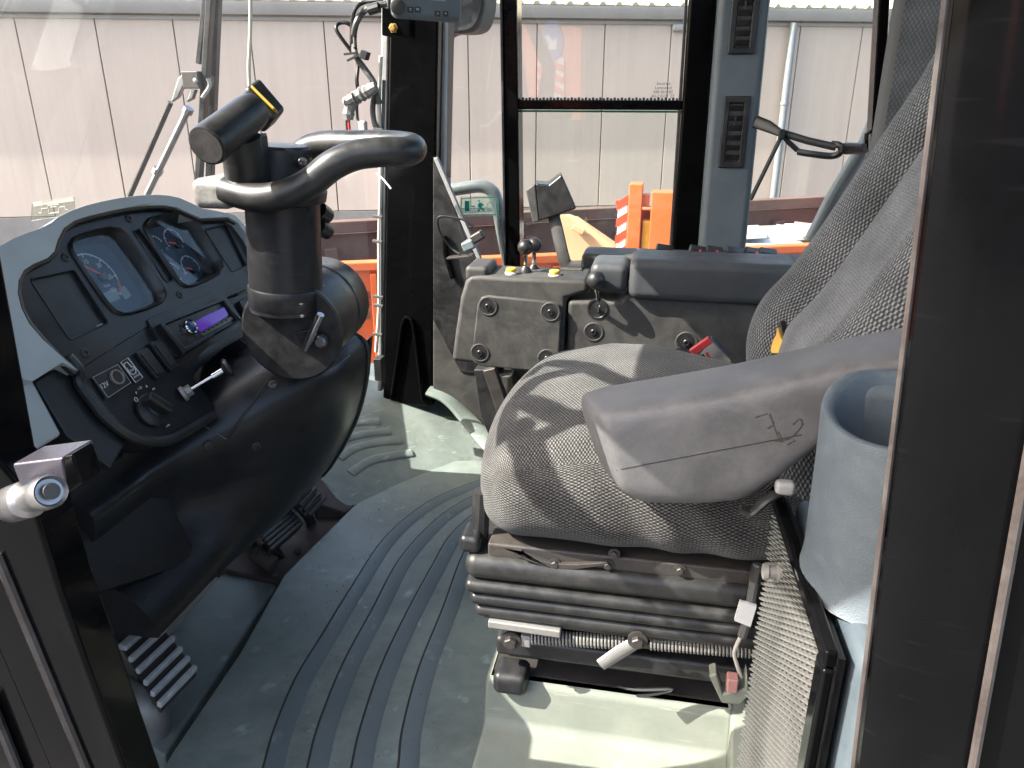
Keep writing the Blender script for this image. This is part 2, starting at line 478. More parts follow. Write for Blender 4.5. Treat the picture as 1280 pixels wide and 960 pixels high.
TAN = plastic("plywood", (0.52, 0.33, 0.17), 0.8, 60, 0.1, 0.15, var=0.15, patch=3)
BROWN = plastic("rusty_container", (0.10, 0.055, 0.042), 0.75, 60, 0.3, 0.22, dustc=(0.20, 0.13, 0.10), var=0.35, patch=2)
WALLM = plastic("metal_cladding", (0.56, 0.455, 0.37), 0.45, 20, 0.03, 0.05, dustc=(0.5, 0.46, 0.42), var=0.05, patch=0.8)
_n = WALLM.node_tree; _b = _n.nodes["Principled BSDF"]
_src = _b.inputs['Base Color'].links[0].from_socket
_tc = N(_n, 'ShaderNodeTexCoord'); _mp = N(_n, 'ShaderNodeMapping'); _mp.inputs['Scale'].default_value = (7, 7, 0.25)
_n.links.new(_tc.outputs['Object'], _mp.inputs[0])
_no = N(_n, 'ShaderNodeTexNoise', i_Scale=1.0, i_Detail=8.0, i_Roughness=0.7); _n.links.new(_mp.outputs[0], _no.inputs['Vector'])
_mr = N(_n, 'ShaderNodeMapRange', i_1=0.3, i_2=0.75, i_3=1.05, i_4=0.92); _n.links.new(_no.outputs['Fac'], _mr.inputs[0])
_hs = N(_n, 'ShaderNodeHueSaturation'); _n.links.new(_src, _hs.inputs['Color']); _n.links.new(_mr.outputs[0], _hs.inputs['Value'])
_n.links.new(_hs.outputs[0], _b.inputs['Base Color'])
GUTTER = plastic("gutter_zinc", (0.30, 0.285, 0.26), 0.5, 20, 0.05, 0.1, var=0.12, patch=1.5)
ROOFM = plastic("roof_sheet", (0.52, 0.47, 0.33), 0.6, 20, 0.1, 0.15, var=0.15, patch=2)
PLINTH = plastic("concrete_plinth", (0.20, 0.19, 0.175), 0.85, 60, 0.3, 0.2, var=0.2, patch=2)
PIPEM = plastic("grey_pipe", (0.22, 0.235, 0.24), 0.4, 60, 0.05, 0.05, var=0.1)
GROUND = plastic("yard_paving", (0.105, 0.107, 0.108), 0.9, 40, 0.3, 0.12, dustc=(0.20, 0.185, 0.16), var=0.2, patch=0.6)

# ------------------------------------------------------------------ screws etc. shared by many things
screw_me = protomesh(MB().lathe([(0.0098, -0.001), (0.0096, 0.0010), (0.006, 0.0014)], (0, 0, 0), (0, 0, 1), 20).lathe([(0.0058, -0.001), (0.0058, 0.0028), (0.0048, 0.0038), (0.0026, 0.0038), (0.0024, 0.002)], (0, 0, 0), (0, 0, 1), 14), "recessed_screw", BLACK)
bolt_me = protomesh(MB().lathe([(0.0085, -0.001), (0.0085, 0.0012), (0.0062, 0.0014)], (0, 0, 0), (0, 0, 1), 16).lathe([(0.0055, 0.001), (0.0055, 0.0055), (0.0046, 0.0065)], (0, 0, 0), (0, 0, 1), 6), "bolt", IRON, smooth=False)
small_me = protomesh(MB().lathe([(0.0062, -0.001), (0.0062, 0.0008), (0.0052, 0.002), (0.003, 0.0024), (0.0026, 0.0008)], (0, 0, 0), (0, 0, 1), 14), "screw", IRON)

# ================================================================== THE PLACE OUTSIDE
gz = -1.75
g = MB(); g.grid(lambda a, b: V((-400+800*a, -400+800*b, gz)), 8, 8)
struct(g.build("yard_ground", GROUND, smooth=False))

EAVE = 1.85
wA, wB = onZ(0, 12, EAVE), onZ(1000, 24, EAVE)
wd = (wB-wA); wd.z = 0; wd.normalize()
wn = V((wd.y, -wd.x, 0))                                    # towards the camera
WF = Frame((wA.x, wA.y, 0), wd, (0, 0, 1))
ware = thing("warehouse", "long shed clad in pale metal panels under a ribbed roof, behind everything", "building", (wA.x+6*wd.x, wA.y+6*wd.y, gz))
seams = [WF.uv(x, 60)[0] for x in (25, 128, 230, 327, 421, 511, 599, 681, 761, 838)]
pw = (seams[-1]-seams[0])/9
us = [seams[0]+pw*i for i in range(-8, 26)]
zt, zb = EAVE-0.02, -0.90
for i in range(len(us)-1):
    a, b = us[i], us[i+1]
    f = 0.012*((i*7) % 3)/3
    MB().box(WF.p((a+b)/2, (zt+zb)/2, -0.03+f*0.2), (b-a-0.015, zt-zb, 0.06), (WF.u, WF.v, WF.n)).build("wall_panel", WALLM, ware, 0.006)
MB().box(WF.p((us[0]+us[-1])/2, (zt+gz)/2, -0.10), (us[-1]-us[0], zt-gz, 0.07), (WF.u, WF.v, WF.n)).build("wall_frame", PLINTH, ware)
MB().box(WF.p((us[0]+us[-1])/2, (zb-0.012+gz)/2, -0.02), (us[-1]-us[0], zb-0.012-gz, 0.08), (WF.u, WF.v, WF.n)).build("plinth", PLINTH, ware)
gu = MB()
prof = [(0.0, 0.0), (0.0, 0.13), (0.012, 0.13), (0.012, 0.02), (0.11, 0.015), (0.135, 0.06), (0.135, 0.14), (0.15, 0.14), (0.15, 0.055), (0.12, 0.0)]
gu.prism([WF.p(us[0], EAVE-0.03+z*1.15, d) for d, z in prof], WF.u*(us[-1]-us[0]))
gu.build("gutter", GUTTER, ware)
MB().box(WF.p((us[0]+us[-1])/2, EAVE-0.075, 0.012), (us[-1]-us[0], 0.05, 0.05), (WF.u, WF.v, WF.n)).build("eave_trim", GUTTER, ware, 0.006)
rs = Frame(WF.p(us[0], EAVE+0.155, 0.10), WF.u, (-wn*0.93+V((0, 0, 0.37))))
Lr = us[-1]-us[0]
MB().box(rs.p(Lr/2, 2.0, -0.01), (Lr, 4.0, 0.02), (rs.u, rs.v, rs.n)).build("roof", ROOFM, ware)
rib = MB(); rib.prism([V((0, 0, -0.005)), V((0.10, 0, -0.005)), V((0.07, 0, 0.045)), V((0.03, 0, 0.045))], V((0, 4.02, 0)))
rib_me = protomesh(rib, "roof_rib", ROOFM, smooth=False)
Mr = Matrix((rs.u, rs.v, rs.n)).transposed().to_4x4()
for i in range(int(Lr/0.245)):
    M = Mr.copy(); M.translation = rs.p(0.1+i*0.245, -0.02, 0.0); inst(rib_me, "roof_rib", ware, M)
u0 = WF.uv(978, 120)[0]
MB().tube([WF.p(u0, EAVE-0.06, 0.10), WF.p(u0, gz, 0.10)], 0.055, 14).tube([WF.p(u0, 0.62, 0.10), WF.p(u0, 0.66, 0.10)], 0.066, 14).build("downpipe", PIPEM, ware)
u0, v0 = WF.uv(848, 35)
MB().rbox(WF.p(u0+0.02, v0, 0.05), (0.13, 0.05, 0.05), 0.03, (WF.u, WF.v, WF.n)).build("wall_lamp", SEALM, ware)

# rusty brown container between the skip and the shed
def along(name, xa, ya, xb, yb, z): return onZ(xa, ya, z), onZ(xb, yb, z)
a, b = onZ(380, 281, -0.20), onZ(900, 254, -0.20)
d = (b-a); d.z = 0; d.normalize(); nn = V((d.y, -d.x, 0))
cont = thing("rusty_container", "long rusty brown steel container standing in front of the shed wall", "container", ((a+b)/2).xy.to_3d()+V((0, 0, gz)))
c0 = a-d*1.2; c1 = b+d*5.0
Lc = (c1-c0).length
MB().box((c0+c1)/2+V((0, 0, (gz-0.2)/2+0.1))-nn*0.05, (Lc, 0.08, -0.2-gz), (d, nn, V((0, 0, 1)))).build("side_wall", BROWN, cont)
MB().bar(c0+V((0, 0, -0.03)), c1+V((0, 0, -0.03)), 0.12, 0.10).build("top_rail", BROWN, cont, 0.01)
for i in range(int(Lc/0.9)):
    p = c0+d*(0.5+i*0.9)+nn*0.02
    MB().box(p+V((0, 0, (gz-0.2)/2-0.05+0.1)), (0.10, 0.08, -0.3-gz), (d, nn, V((0, 0, 1)))).build("upright", BROWN, cont, 0.01)

# orange skip
a, b = onZ(400, 334, -0.42), onZ(850, 316, -0.42)
d = (b-a); d.z = 0; d.normalize(); nn = V((d.y, -d.x, 0)); up = V((0, 0, 1))
skip = thing("orange_skip", "scratched orange steel skip with pale load, nearest container outside the cab", "skip", ((a+b)/2).xy.to_3d()+V((0, 0, gz)))
c0, c1 = a-d*0.35, b+d*2.6
Lk = (c1-c0).length
zt = -0.42
MB().box((c0+c1)/2+up*((gz-zt)/2)-nn*0.03, (Lk, 0.06, zt-gz), (d, nn, up)).build("side_wall", ORANGE, skip, 0.005)
MB().bar(c0-nn*0.0, c1, 0.10, 0.07).build("rim", ORANGE, skip, 0.012)
MB().box((c0+c1)/2+up*((gz-zt)/2)-nn*1.7, (Lk, 0.06, zt-gz), (d, nn, up)).build("side_wall", ORANGE, skip, 0.005)
for cc in (c0, c1):
    MB().box(cc+up*((gz-zt)/2)-nn*0.85, (0.06, 1.64, zt-gz), (d, nn, up)).build("end_wall", ORANGE, skip, 0.005)
KF = Frame(a+nn*0.002, d, up)
for (x0, y0, x1, y1) in ((405, 350, 418, 420), (428, 350, 434, 420), (463, 345, 470, 420), (690, 326, 700, 345), (812, 322, 822, 345)):
    q0 = KF.uv(x0, y0); q1 = KF.uv(x1, y0)
    MB().box(KF.p((q0[0]+q1[0])/2, -0.55, 0.02), (max(0.05, q1[0]-q0[0]), 0.98, 0.05), (KF.u, KF.v, KF.n)).build("stiffener", ORANGE, skip, 0.008)
for (x0, y0, x1, y1) in ((430, 366, 462, 374), (430, 379, 462, 383), (430, 390, 462, 398)):
    q0 = KF.uv(x0, y0); q1 = KF.uv(x1, y1)
    MB().box(KF.p((q0[0]+q1[0])/2, (q0[1]+q1[1])/2, 0.004), (q1[0]-q0[0], abs(q1[1]-q0[1]), 0.012), (KF.u, KF.v, KF.n)).build("painted_recess", BROWN, skip)  # brown bars put the shade of recesses into the wall's colour
# pale sheets lying in the skip
ld = thing("pale_rubble_sheets", "heap of pale broken sheets lying on the skip, right of the grey post", "rubble", b+d*1.3-nn*0.5+up*(-0.1))
for i in range(11):
    p = b+d*(0.55+random.random()*1.5)-nn*(0.25+random.random()*0.7)+up*(-0.05+0.010*i)
    ax = V((random.uniform(-.10, .10), random.uniform(-.10, .10), 1)).normalized()
    A = basis(ax)
    MB().box(p, (0.35+random.random()*0.5, 0.25+random.random()*0.4, 0.02), A).build("sheet", [SEALM, WHITE, PLINTH][i % 3], ld)
# plywood chute
ply = thing("plywood_chute", "sloping plywood chute with raised side boards resting behind the orange skip", "chute", onY(720, 320, 4.6).xy.to_3d()+V((0, 0, -0.45)))
pp = [onY(700, 268, 4.6), onY(712, 272, 4.6), onY(772, 320, 4.6), onY(700, 330, 4.6)]
MB().prism(pp, V((0.05, 0.04, 0))).build("side_board", TAN, ply, 0.004)
MB().prism([onY(705, 275, 4.62), onY(768, 318, 4.62), onY(768, 330, 4.62), onY(704, 330, 4.62)], V((0.06, 0.18, 0.0))).build("bed", TAN, ply, 0.004)
MB().bar(onY(716, 283, 4.56), onY(730, 290, 4.56), 0.05, 0.03).build("cleat", TAN, ply, 0.004)
# orange lifting frame
lf = thing("orange_steel_frame", "orange steel frame with two square posts and a gap between them, above the skip rim", "frame", onY(812, 318, 4.4).xy.to_3d()+V((0, 0, -0.45)))
def post(x0, x1, y0, y1, Y, dep, name, mat, par, bev=0.006):
    p = [onY(x0, y0, Y), onY(x1, y0, Y), onY(x1, y1, Y), onY(x0, y1, Y)]
    xm0, xm1 = (p[0].x+p[3].x)/2, (p[1].x+p[2].x)/2
    return MB().box(V(((xm0+xm1)/2, Y+dep/2, (p[0].z+p[3].z)/2)), (xm1-xm0, dep, p[0].z-p[3].z)).build(name, mat, par, bev)
post(784, 801, 230, 330, 4.4, 0.12, "post", ORANGE, lf)
post(812, 839, 240, 330, 4.4, 0.12, "post", ORANGE, lf)
post(796, 838, 262, 330, 4.53, 0.12, "body", ORANGE, lf)
post(801.5, 811.5, 244, 258, 4.43, 0.10, "cross_bar", ORANGE, lf)
post(801.5, 811.5, 276, 330, 4.43, 0.08, "plate", YELLOW, lf)
# red and white barrier board
bb = thing("barrier_board", "narrow red and white striped warning board beside the orange frame", "warning board", onY(778, 318, 4.7).xy.to_3d()+V((0, 0, -0.45)))
o = post(771, 783, 256, 330, 4.7, 0.03, "board", WHITE, bb)
q0, q1 = onY(771, 256, 4.7), onY(783, 330, 4.7)
for i in range(4):
    z0 = q1.z+0.02+i*0.10
    MB().prism([V((q0.x, 4.697, z0)), V((q1.x, 4.697, z0+0.05)), V((q1.x, 4.697, z0+0.10)), V((q0.x, 4.697, z0+0.05))], V((0, 0.002, 0))).build("red_stripe", RED, bb, smooth=False)
post(769, 786, 250, 256, 4.7, 0.04, "top_cap", RED, bb)

# orange road-works sign panel on the yard behind the camera (the panes mirror it)
ys_ = -5.0; yv = 2*1.815-ys_
def mir_pt(x, y):
    p = onP(x, y, V((0.45, yv, 0)), V((-0.75, -0.66, 0))); return V((p.x, 2*1.815-p.y, p.z))
sb = thing("arrow_board", "orange road works board with blue arrow disc and striped field, behind the door", "traffic board", (mir_pt(690, 130).x, mir_pt(690, 130).y, gz))
BN = V((-0.75, 0.66, 0)).normalized()
def bpoly(pts, dy, th, name, mat):
    MB().prism([mir_pt(*p)+BN*dy for p in pts], BN*th).build(name, mat, sb, smooth=False)
bpoly([(648, 30), (726, 34), (726, 150), (665, 150)], 0.0, -0.08, "panel", ORANGE)
c_ = mir_pt(690, 53); r_ = (mir_pt(704, 53)-c_).length
MB().lathe([(r_, 0.0), (r_, 0.02)], c_, BN, 32).build("blue_disc", flatm("sign_blue", (0.02, 0.10, 0.40)), sb)
bpoly([(684, 46), (687, 43), (694, 52), (698, 48), (698, 62), (685, 61), (690, 56)], 0.026, 0.005, "white_arrow", WHITE)
bpoly([(672, 72), (706, 72), (706, 122), (672, 122)], 0.004, 0.01, "stripe_field", WHITE)
for i in range(4):
    y0 = 70+i*15
    bpoly([(672, y0-3), (706, y0+12), (706, y0+20), (672, y0+5)], 0.018, 0.004, "red_stripe", RED)
for xx in (660, 715):
    p_ = mir_pt(xx, 148); MB().box(V((p_.x, p_.y, (p_.z+gz)/2))-BN*0.12, (0.09, 0.09, p_.z-gz)).build("post", IRON, sb)

unseen_shed = thing("unseen_hall", "unseen dark green hall with two wide doors behind the camera, added to darken reflections", "building", (2.0, -14.0, gz))
MB().box(V((2.0, -14.5, gz+2.3)), (34, 1.0, 4.6)).build("wall", plastic("dark_cladding", (0.05, 0.065, 0.055), 0.6, 20, 0.1, 0.1, patch=1), unseen_shed)  # unseen hall, added for a dark band in the panes and posts
for xx in (-5.0, 5.5):
    MB().box(V((xx, -13.96, gz+1.8)), (4.2, 0.10, 3.6)).build("door", IRON, unseen_shed, 0.02)
MB().box(V((2.0, -14.3, gz+4.66)), (34.6, 1.8, 0.14)).build("roof", GUTTER, unseen_shed)

# ================================================================== THE CAB SHELL
YR = 1.78                                                   # inner face of the right-hand wall
cab = thing("loader_cab", "black framed glazed cab of the loader around the seat and dashboard", "cab", (-0.1, 1.0, -0.12))
def up_post(xt, xt2, xb, xb2, yb, Y, dep, name, mat, par, z0=None, z1=1.52, bev=0.006):
    """Upright given by its two edges at the picture's top (y=0) and at y=yb, in the plane Y."""
    a, b, c, d = onY(xt, 0, Y), onY(xt2, 0, Y), onY(xb, yb, Y), onY(xb2, yb, Y)
    def ext(p, q, z): return p+(q-p)*((z-p.z)/(q.z-p.z))
    zz = c.z if z0 is None else z0
    P = [ext(a, c, z1), ext(b, d, z1), ext(b, d, zz), ext(a, c, zz)]
    return MB().prism(P, V((0, dep, 0))).build(name, mat, par, bev)
up_post(487, 548, 478, 540, 500, 1.74, 0.14, "front_pillar", PAINT, cab, 0.09)
up_post(476, 487, 471, 478, 440, 1.745, 0.02, "windshield_seal", SEALM, cab, 0.12)
up_post(549, 557, 546, 553, 350, 1.78, 0.03, "pane_seal", SEALM, cab, 0.30)
up_post(628, 646, 633, 650, 335, YR, 0.06, "divider_post", PAINT, cab, 0.40, bev=0.004)
up_post(624.5, 627.5, 630, 632.5, 335, YR-0.004, 0.02, "perforated_seal", BLACK, cab, 0.40, bev=0.001)
up_post(861, 897, 841, 876, 305, YR, 0.08, "rear_pillar", PAINT, cab, 0.30, bev=0.008)
up_post(856, 860, 837, 841, 305, YR+0.01, 0.03, "pane_seal", EDGE, cab, 0.40, bev=0.002)
grey = up_post(898, 964, 873, 932, 318, YR-0.06, 0.14, "pillar_trim", TRIM, cab, 0.30, bev=0.015)
up_post(1099, 1113, 1090, 1104, 160, YR, 0.05, "rear_pane_post", PAINT, cab, 0.30, bev=0.004)
a, b = onY(646, 131, YR), onY(853, 127, YR)
MB().box(V(((a.x+b.x)/2, YR+0.03, a.z)), (b.x-a.x, 0.045, 0.020)).build("transom", PAINT, cab, 0.003)
# toothed rubber lip along the transom
tb = MB()
for i in range(46):
    x = a.x+(b.x-a.x)*(i+0.5)/46
    tb.box(V((x, YR+0.012, a.z+0.0105+0.0015*(i % 2))), ((b.x-a.x)/70, 0.006, 0.007))
stuff(tb.build("rubber_lip", BLACK, cab, smooth=False))
def pane(x0, x1, z0, z1, Y, mat, name="window_pane"):
    return MB().box(V(((x0+x1)/2, Y, (z0+z1)/2)), (x1-x0, 0.005, z1-z0)).build(name, mat, cab, smooth=False)
xA, xD, xR = onY(545, 150, YR).x, onY(639, 150, YR).x, onY(852, 150, YR).x
xG, xC = onY(950, 150, YR).x, onY(1096, 150, YR).x
pane(xA-0.02, xD-0.01, 0.36, 1.50, YR+0.036, GLASS)
pane(xD+0.008, xR+0.012, a.z+0.008, 1.50, YR+0.030, GLASS)
low = pane(xD+0.008, xR+0.012, 0.36, a.z-0.008, YR+0.044, GLASSL, "sliding_pane")
MB().box(V(((xD+xR)/2+0.01, YR+0.042, a.z-0.014)), (xR-xD, 0.010, 0.004)).build("pane_edge", GREENS, low)
pane(xG-0.02, xC+0.02, 0.36, 1.50, YR+0.036, GLASS)
# small printed glass stamp
SF = Frame(onY(829, 112, YR+0.0265), (1, 0, 0), (0, 0, 1))
for i, t in enumerate(("Securlux", "Laminated", "43R 001582", "AS-2 DOT 27")):
    text_mesh(t, 0.0085, SF, 0.0, 0.012-0.0085*i, 0, BLACK, "glass_stamp", cab)
# windshield: a bent sheet round the front
wp = sm([V((-0.715, 1.805, 0)), V((-1.05, 1.765, 0)), V((-1.45, 1.715, 0)), V((-1.66, 1.55, 0)), V((-1.72, 1.0, 0)), V((-1.62, 0.48, 0)), V((-1.20, 0.27, 0)), V((-0.62, 0.25, 0))], 8)
wt = sm([V((-0.715, 1.805, 0)), V((-0.85, 1.785, 0)), V((-0.98, 1.755, 0)), V((-1.04, 1.50, 0)), V((-1.06, 1.0, 0)), V((-1.04, 0.52, 0)), V((-0.90, 0.27, 0)), V((-0.62, 0.25, 0))], 8)
ws = MB()
def wfn(s_, t_):
    i_ = int(round(s_*(len(wp)-1))); return wp[i_].lerp(wt[i_], t_*t_)+V((0, 0, 0.30+1.22*t_))
ws.grid(wfn, len(wp)-1, 8)
wo = ws.build("windshield", WSHIELD, cab, ang=60)
# roof, header, rear corner, walls
roofp = [V((-1.02, 0.30, 1.52)), V((-1.02, 1.70, 1.52)), V((-0.75, 1.92, 1.52)), V((0.95, 1.92, 1.52)), V((0.95, 0.06, 1.52)), V((-0.90, 0.06, 1.52))]
MB().prism(roofp, V((0, 0, 0.09))).build("roof", TRIM, cab, 0.02)
MB().box(V((0.60, 1.705, 0.95)), (0.40, 0.10, 1.16)).build("corner_lining", HEADL, cab, 0.03)
MB().grid(lambda s_, t_: V((0.402+0.39*s_, 1.646, 0.42+1.08*t_)), 1, 1, lambda s_, t_: (0.3*s_, 1.08*t_)).build("lining_cloth", HEADL, cab)
MB().box(V((0.135, 1.86, 0.13)), (1.45, 0.10, 0.52)).build("side_wall", CONS, cab, 0.01)
MB().box(V((0.86, 1.05, 0.20)), (0.08, 1.6, 0.64)).build("rear_wall", CONS, cab, 0.01)
MB().box(V((0.87, 1.05, 1.0)), (0.006, 1.6, 1.0)).build("rear_window", GLASS, cab, smooth=False)
MB().box(V((0.60, 0.30, 0.28)), (0.55, 0.05, 0.80)).build("side_wall", TRIM, cab, 0.01)
MB().box(V((0.56, 0.31, 1.10)), (0.46, 0.006, 0.82)).build("window_pane", GLASS, cab, smooth=False)
MB().box(V((0.84, 0.32, 0.8)), (0.09, 0.09, 1.45)).build("rear_pillar", PAINT, cab, 0.01)
MB().box(V((0.84, 1.80, 0.8)), (0.09, 0.09, 1.45)).build("rear_pillar", PAINT, cab, 0.01)
MB().box(V((-0.4, 1.0, -0.17)), (2.5, 1.75, 0.06)).build("floor_pan", IRON, cab)
MB().prism([V((-1.55, 0.45, -0.14)), V((-1.55, 1.70, -0.14)), V((-1.64, 1.60, 0.36)), V((-1.64, 0.50, 0.36))], V((-0.04, 0, 0))).build("front_wall", IRON, cab)
MB().box(V((-0.95, 0.515, 0.36)), (0.22, 0.53, 1.0)).build("sun_block_panel", TRIM, cab, 0.02)  # unseen panel added to keep sunlight off the mat
# A-shaped gloss reinforcement at the foot of the front pillar
AF = Frame(onY(512, 450, 1.735), (1, 0, 0), (0, 0, 1))
ap = [AF.px(*p) for p in ((489, 499), (498, 440), (503, 405), (509, 397), (516, 405), (521, 440), (528, 499))]
MB().tube(sm(ap, 4), 0.005, 8).build("reinforcement", PAINT, cab)
# black triangular plate right of the front pillar, with a pale rim
tp = [onY(x, y, 1.725) for x, y in ((541, 196), (545, 196), (583, 300), (600, 330), (611, 470), (575, 465), (541, 400))]
MB().prism(tp, V((0, 0.012, 0))).build("gusset_plate", BLACK, cab, 0.003)
MB().bar(onY(545, 197, 1.715), onY(604, 334, 1.715), 0.010, 0.012, (0, 1, 0)).build("gusset_edge", SEALM, cab, 0.002)
MB().tube([onY(556, 295, 1.718), onY(557, 318, 1.718), onY(566, 348, 1.718)], 0.006, 8).build("latch_slot", PAINT, cab)
# lower right-hand lining, cover plates below the console
MB().prism([onY(x, y, 1.73) for x, y in ((541, 392), (600, 470), (640, 470), (660, 560), (610, 556), (541, 492))], V((0, 0.05, 0))).build("lower_lining", CONS, cab, 0.004)
MB().prism([onY(x, y, 1.62) for x, y in ((592, 462), (612, 462), (634, 520), (612, 548), (600, 520))], V((0, 0.06, 0))).build("support_plate", BLACK, cab, 0.004)
MB().bar(onY(612, 460, 1.60), onY(640, 545, 1.60), 0.02, 0.03).build("support_bar", IRON, cab, 0.003)
# nearer door posts
LP = [onY(x, y, 0.46) for x, y in ((-62, -40), (0, 300), (46, 556), (88, 606), (121, 720), (206, 970), (118, 970), (4, 692), (-50, 560), (-90, 420), (-150, -40))]
MB().prism(LP, V((-0.003, -0.035, 0.004))).build("door_post", PAINT, cab, 0.004)
LQ = [onY(x, y, 0.455) for x, y in ((2, 700), (116, 972), (-260, 972), (-330, 420), (-90, 420))]
MB().prism(LQ, V((0, -0.025, 0))).build("door_post", PAINT, cab, 0.004)
MB().tube([onY(-4, 692, 0.424), onY(113, 972, 0.424)], 0.0042, 8).build("edge_strip", EDGE, cab)
MB().tube([onY(-14, 872, 0.425), onY(26, 972, 0.425)], 0.004, 8).build("edge_strip", EDGE, cab)
LT = [onY(-62, -40, 0.46), onY(-150, -40, 0.46)]
MB().prism([LT[0], LT[1], LT[1]+V((-0.30, 0, 0.68)), LT[0]+V((-0.30, 0, 0.68))], V((0, -0.035, 0))).build("door_post", PAINT, cab, 0.004)
p0, p1 = onY(1172, 0, 0.33), onY(1060, 960, 0.33)
def rpx(z): return p0.x+(p1.x-p0.x)*(z-p0.z)/(p1.z-p0.z)
prf = [(0.026, 0.372), (0.006, 0.345), (0.007, 0.338), (0.013, 0.333), (0.03, 0.328), (0.06, 0.3255), (0.10, 0.3255), (0.16, 0.330), (0.20, 0.342), (0.23, 0.372)]
pm = MB(); nP = len(prf)
for z_ in (1.52, 0.25):
    pm.v += [V((rpx(z_)+0.001+dx_, y_, z_)) for dx_, y_ in prf]
pm.f = [tuple(range(nP)), tuple(range(nP, 2*nP))[::-1]]+[(i_, (i_+1) % nP, (i_+1) % nP+nP, i_+nP) for i_ in range(nP)]
pm.build("door_post", PAINT, cab, ang=40)
MB().tube([V((rpx(1.5)+0.0055, 0.340, 1.5)), V((rpx(0.25)+0.0055, 0.340, 0.25))], 0.0014, 8).build("edge_strip", EDGE, cab)
MB().tube([onY(1316, 400, 0.3225), onY(1214, 972, 0.3225)], 0.0024, 8).build("edge_strip", EDGE, cab)
# vents in the grey pillar trim
GF = Frame(onY(915, 160, YR-0.0605), (1, 0, 0), (0, 0, 1))
for (xa, ya, xb, yb, xc, yc, xd, yd) in ((917, -25, 952, -25, 943, 68, 909, 68), (906, 120, 938, 120, 930, 210, 897, 210)):
    q = [GF.uv(*p) for p in ((xd, yd), (xc, yc), (xb, yb), (xa, ya))]
    cx = sum(p[0] for p in q)/4; cz = sum(p[1] for p in q)/4
    w = ((q[1][0]-q[0][0])+(q[2][0]-q[3][0]))/2; h = ((q[3][1]-q[0][1])+(q[2][1]-q[1][1]))/2
    c = GF.p(cx, cz, 0)
    fr_ = MB()
    fr_.plate(GF, [(cx-w/2, cz-h/2), (cx+w/2, cz-h/2), (cx+w/2, cz+h/2), (cx-w/2, cz+h/2)], [[(cx-w*.27, cz-h*.40), (cx-w*.27, cz+h*.40), (cx+w*.27, cz+h*.40), (cx+w*.27, cz-h*.40)]], -0.002, 0.006)
    v_ = fr_.build("air_vent", BLACK, grey, 0.003)
    MB().box(GF.p(cx, cz, -0.001), (w*.56, h*.82, 0.002), (GF.u, GF.v, GF.n)).build("vent_back", IRON, grey)
    for i in range(6):
        z = cz-h*.34+h*.68*i/5
        A = (GF.u, (GF.v*0.8+GF.n*0.35).normalized(), (GF.n*0.8-GF.v*0.35).normalized())
        MB().box(GF.p(cx, z, 0.005), (w*.50, h*.085, 0.002), A).build("vent_slat", BLACK, grey, 0.001)
    MB().box(GF.p(cx, cz+h*.16, 0.009), (w*.07, h*.12, 0.008), (GF.u, GF.v, GF.n)).build("vent_thumb", BLACK, grey, 0.001)

# door hinge on the near left post
hi = thing("door_hinge", "silvery hinge pin on a small black bracket, on the near left door post", "hinge", onY(60, 640, 0.40))
e = onY(64, 614, 0.355)
ax = (onY(64, 614, 0.355)-onY(-14, 640, 0.40)).normalized()
MB().lathe([(0.008, -0.003), (0.0098, 0.0), (0.0105, -0.002), (0.0108, -0.012), (0.0092, -0.014), (0.0092, -0.036), (0.0125, -0.040), (0.0125, -0.07)], e, ax, 28).build("pin", STEEL, hi)
MB().lathe([(0.0052, 0.0006), (0.0046, 0.0012)], e, ax, 20).build("pin_bore", IRON, hi)
MB().prism([onY(x, y, 0.395) for x, y in ((14, 580), (78, 572), (84, 606), (30, 622))], V((0, 0.03, 0))).build("bracket", plastic("bracket_paint", (0.10, 0.09, 0.11), 0.3, metal=0.4), hi, 0.002)
MB().prism([onY(x, y, 0.385) for x, y in ((78, 570), (90, 568), (104, 606), (82, 620))], V((0, 0.02, 0))).build("bracket_lug", PAINT, hi, 0.002)

# ================================================================== FLOOR
fm = thing("floor_mat", "worn grey-green moulded floor mat with curved raised bands, in front of the seat", "floor mat", (-0.35, 1.1, -0.02))
edge = [onZ(x, y, 0) for x, y in ((190, 985), (215, 940), (300, 815), (355, 718), (440, 634))]
matp = edge+[V((-0.60, 1.45, 0)), V((-0.50, 1.62, 0)), V((-0.30, 1.68, 0)), V((0.45, 1.70, 0)), V((0.45, 0.50, 0)), V((-0.5, 0.50, 0))]
ZF = Frame((0, 0, 0), (1, 0, 0), (0, 1, 0))
MB().plate(ZF, [(p.x, p.y) for p in matp[::-1]], (), -0.03, 0.0).build("mat_sheet", MAT, fm, 0.004)
lines = [[(327, 978), (332, 955), (345, 910), (370, 850), (400, 800), (440, 735), (480, 675), (525, 635), (567, 613), (612, 597), (650, 588)],
         [(383, 978), (387, 955), (400, 905), (430, 830), (465, 765), (500, 700), (540, 655), (574, 630), (610, 613), (650, 601)],
         [(438, 978), (442, 955), (452, 910), (475, 840), (505, 775), (540, 710), (565, 668), (602, 637), (650, 615)],
         [(497, 978), (500, 955), (505, 910), (525, 835), (555, 760), (580, 693), (605, 660), (650, 632)]]
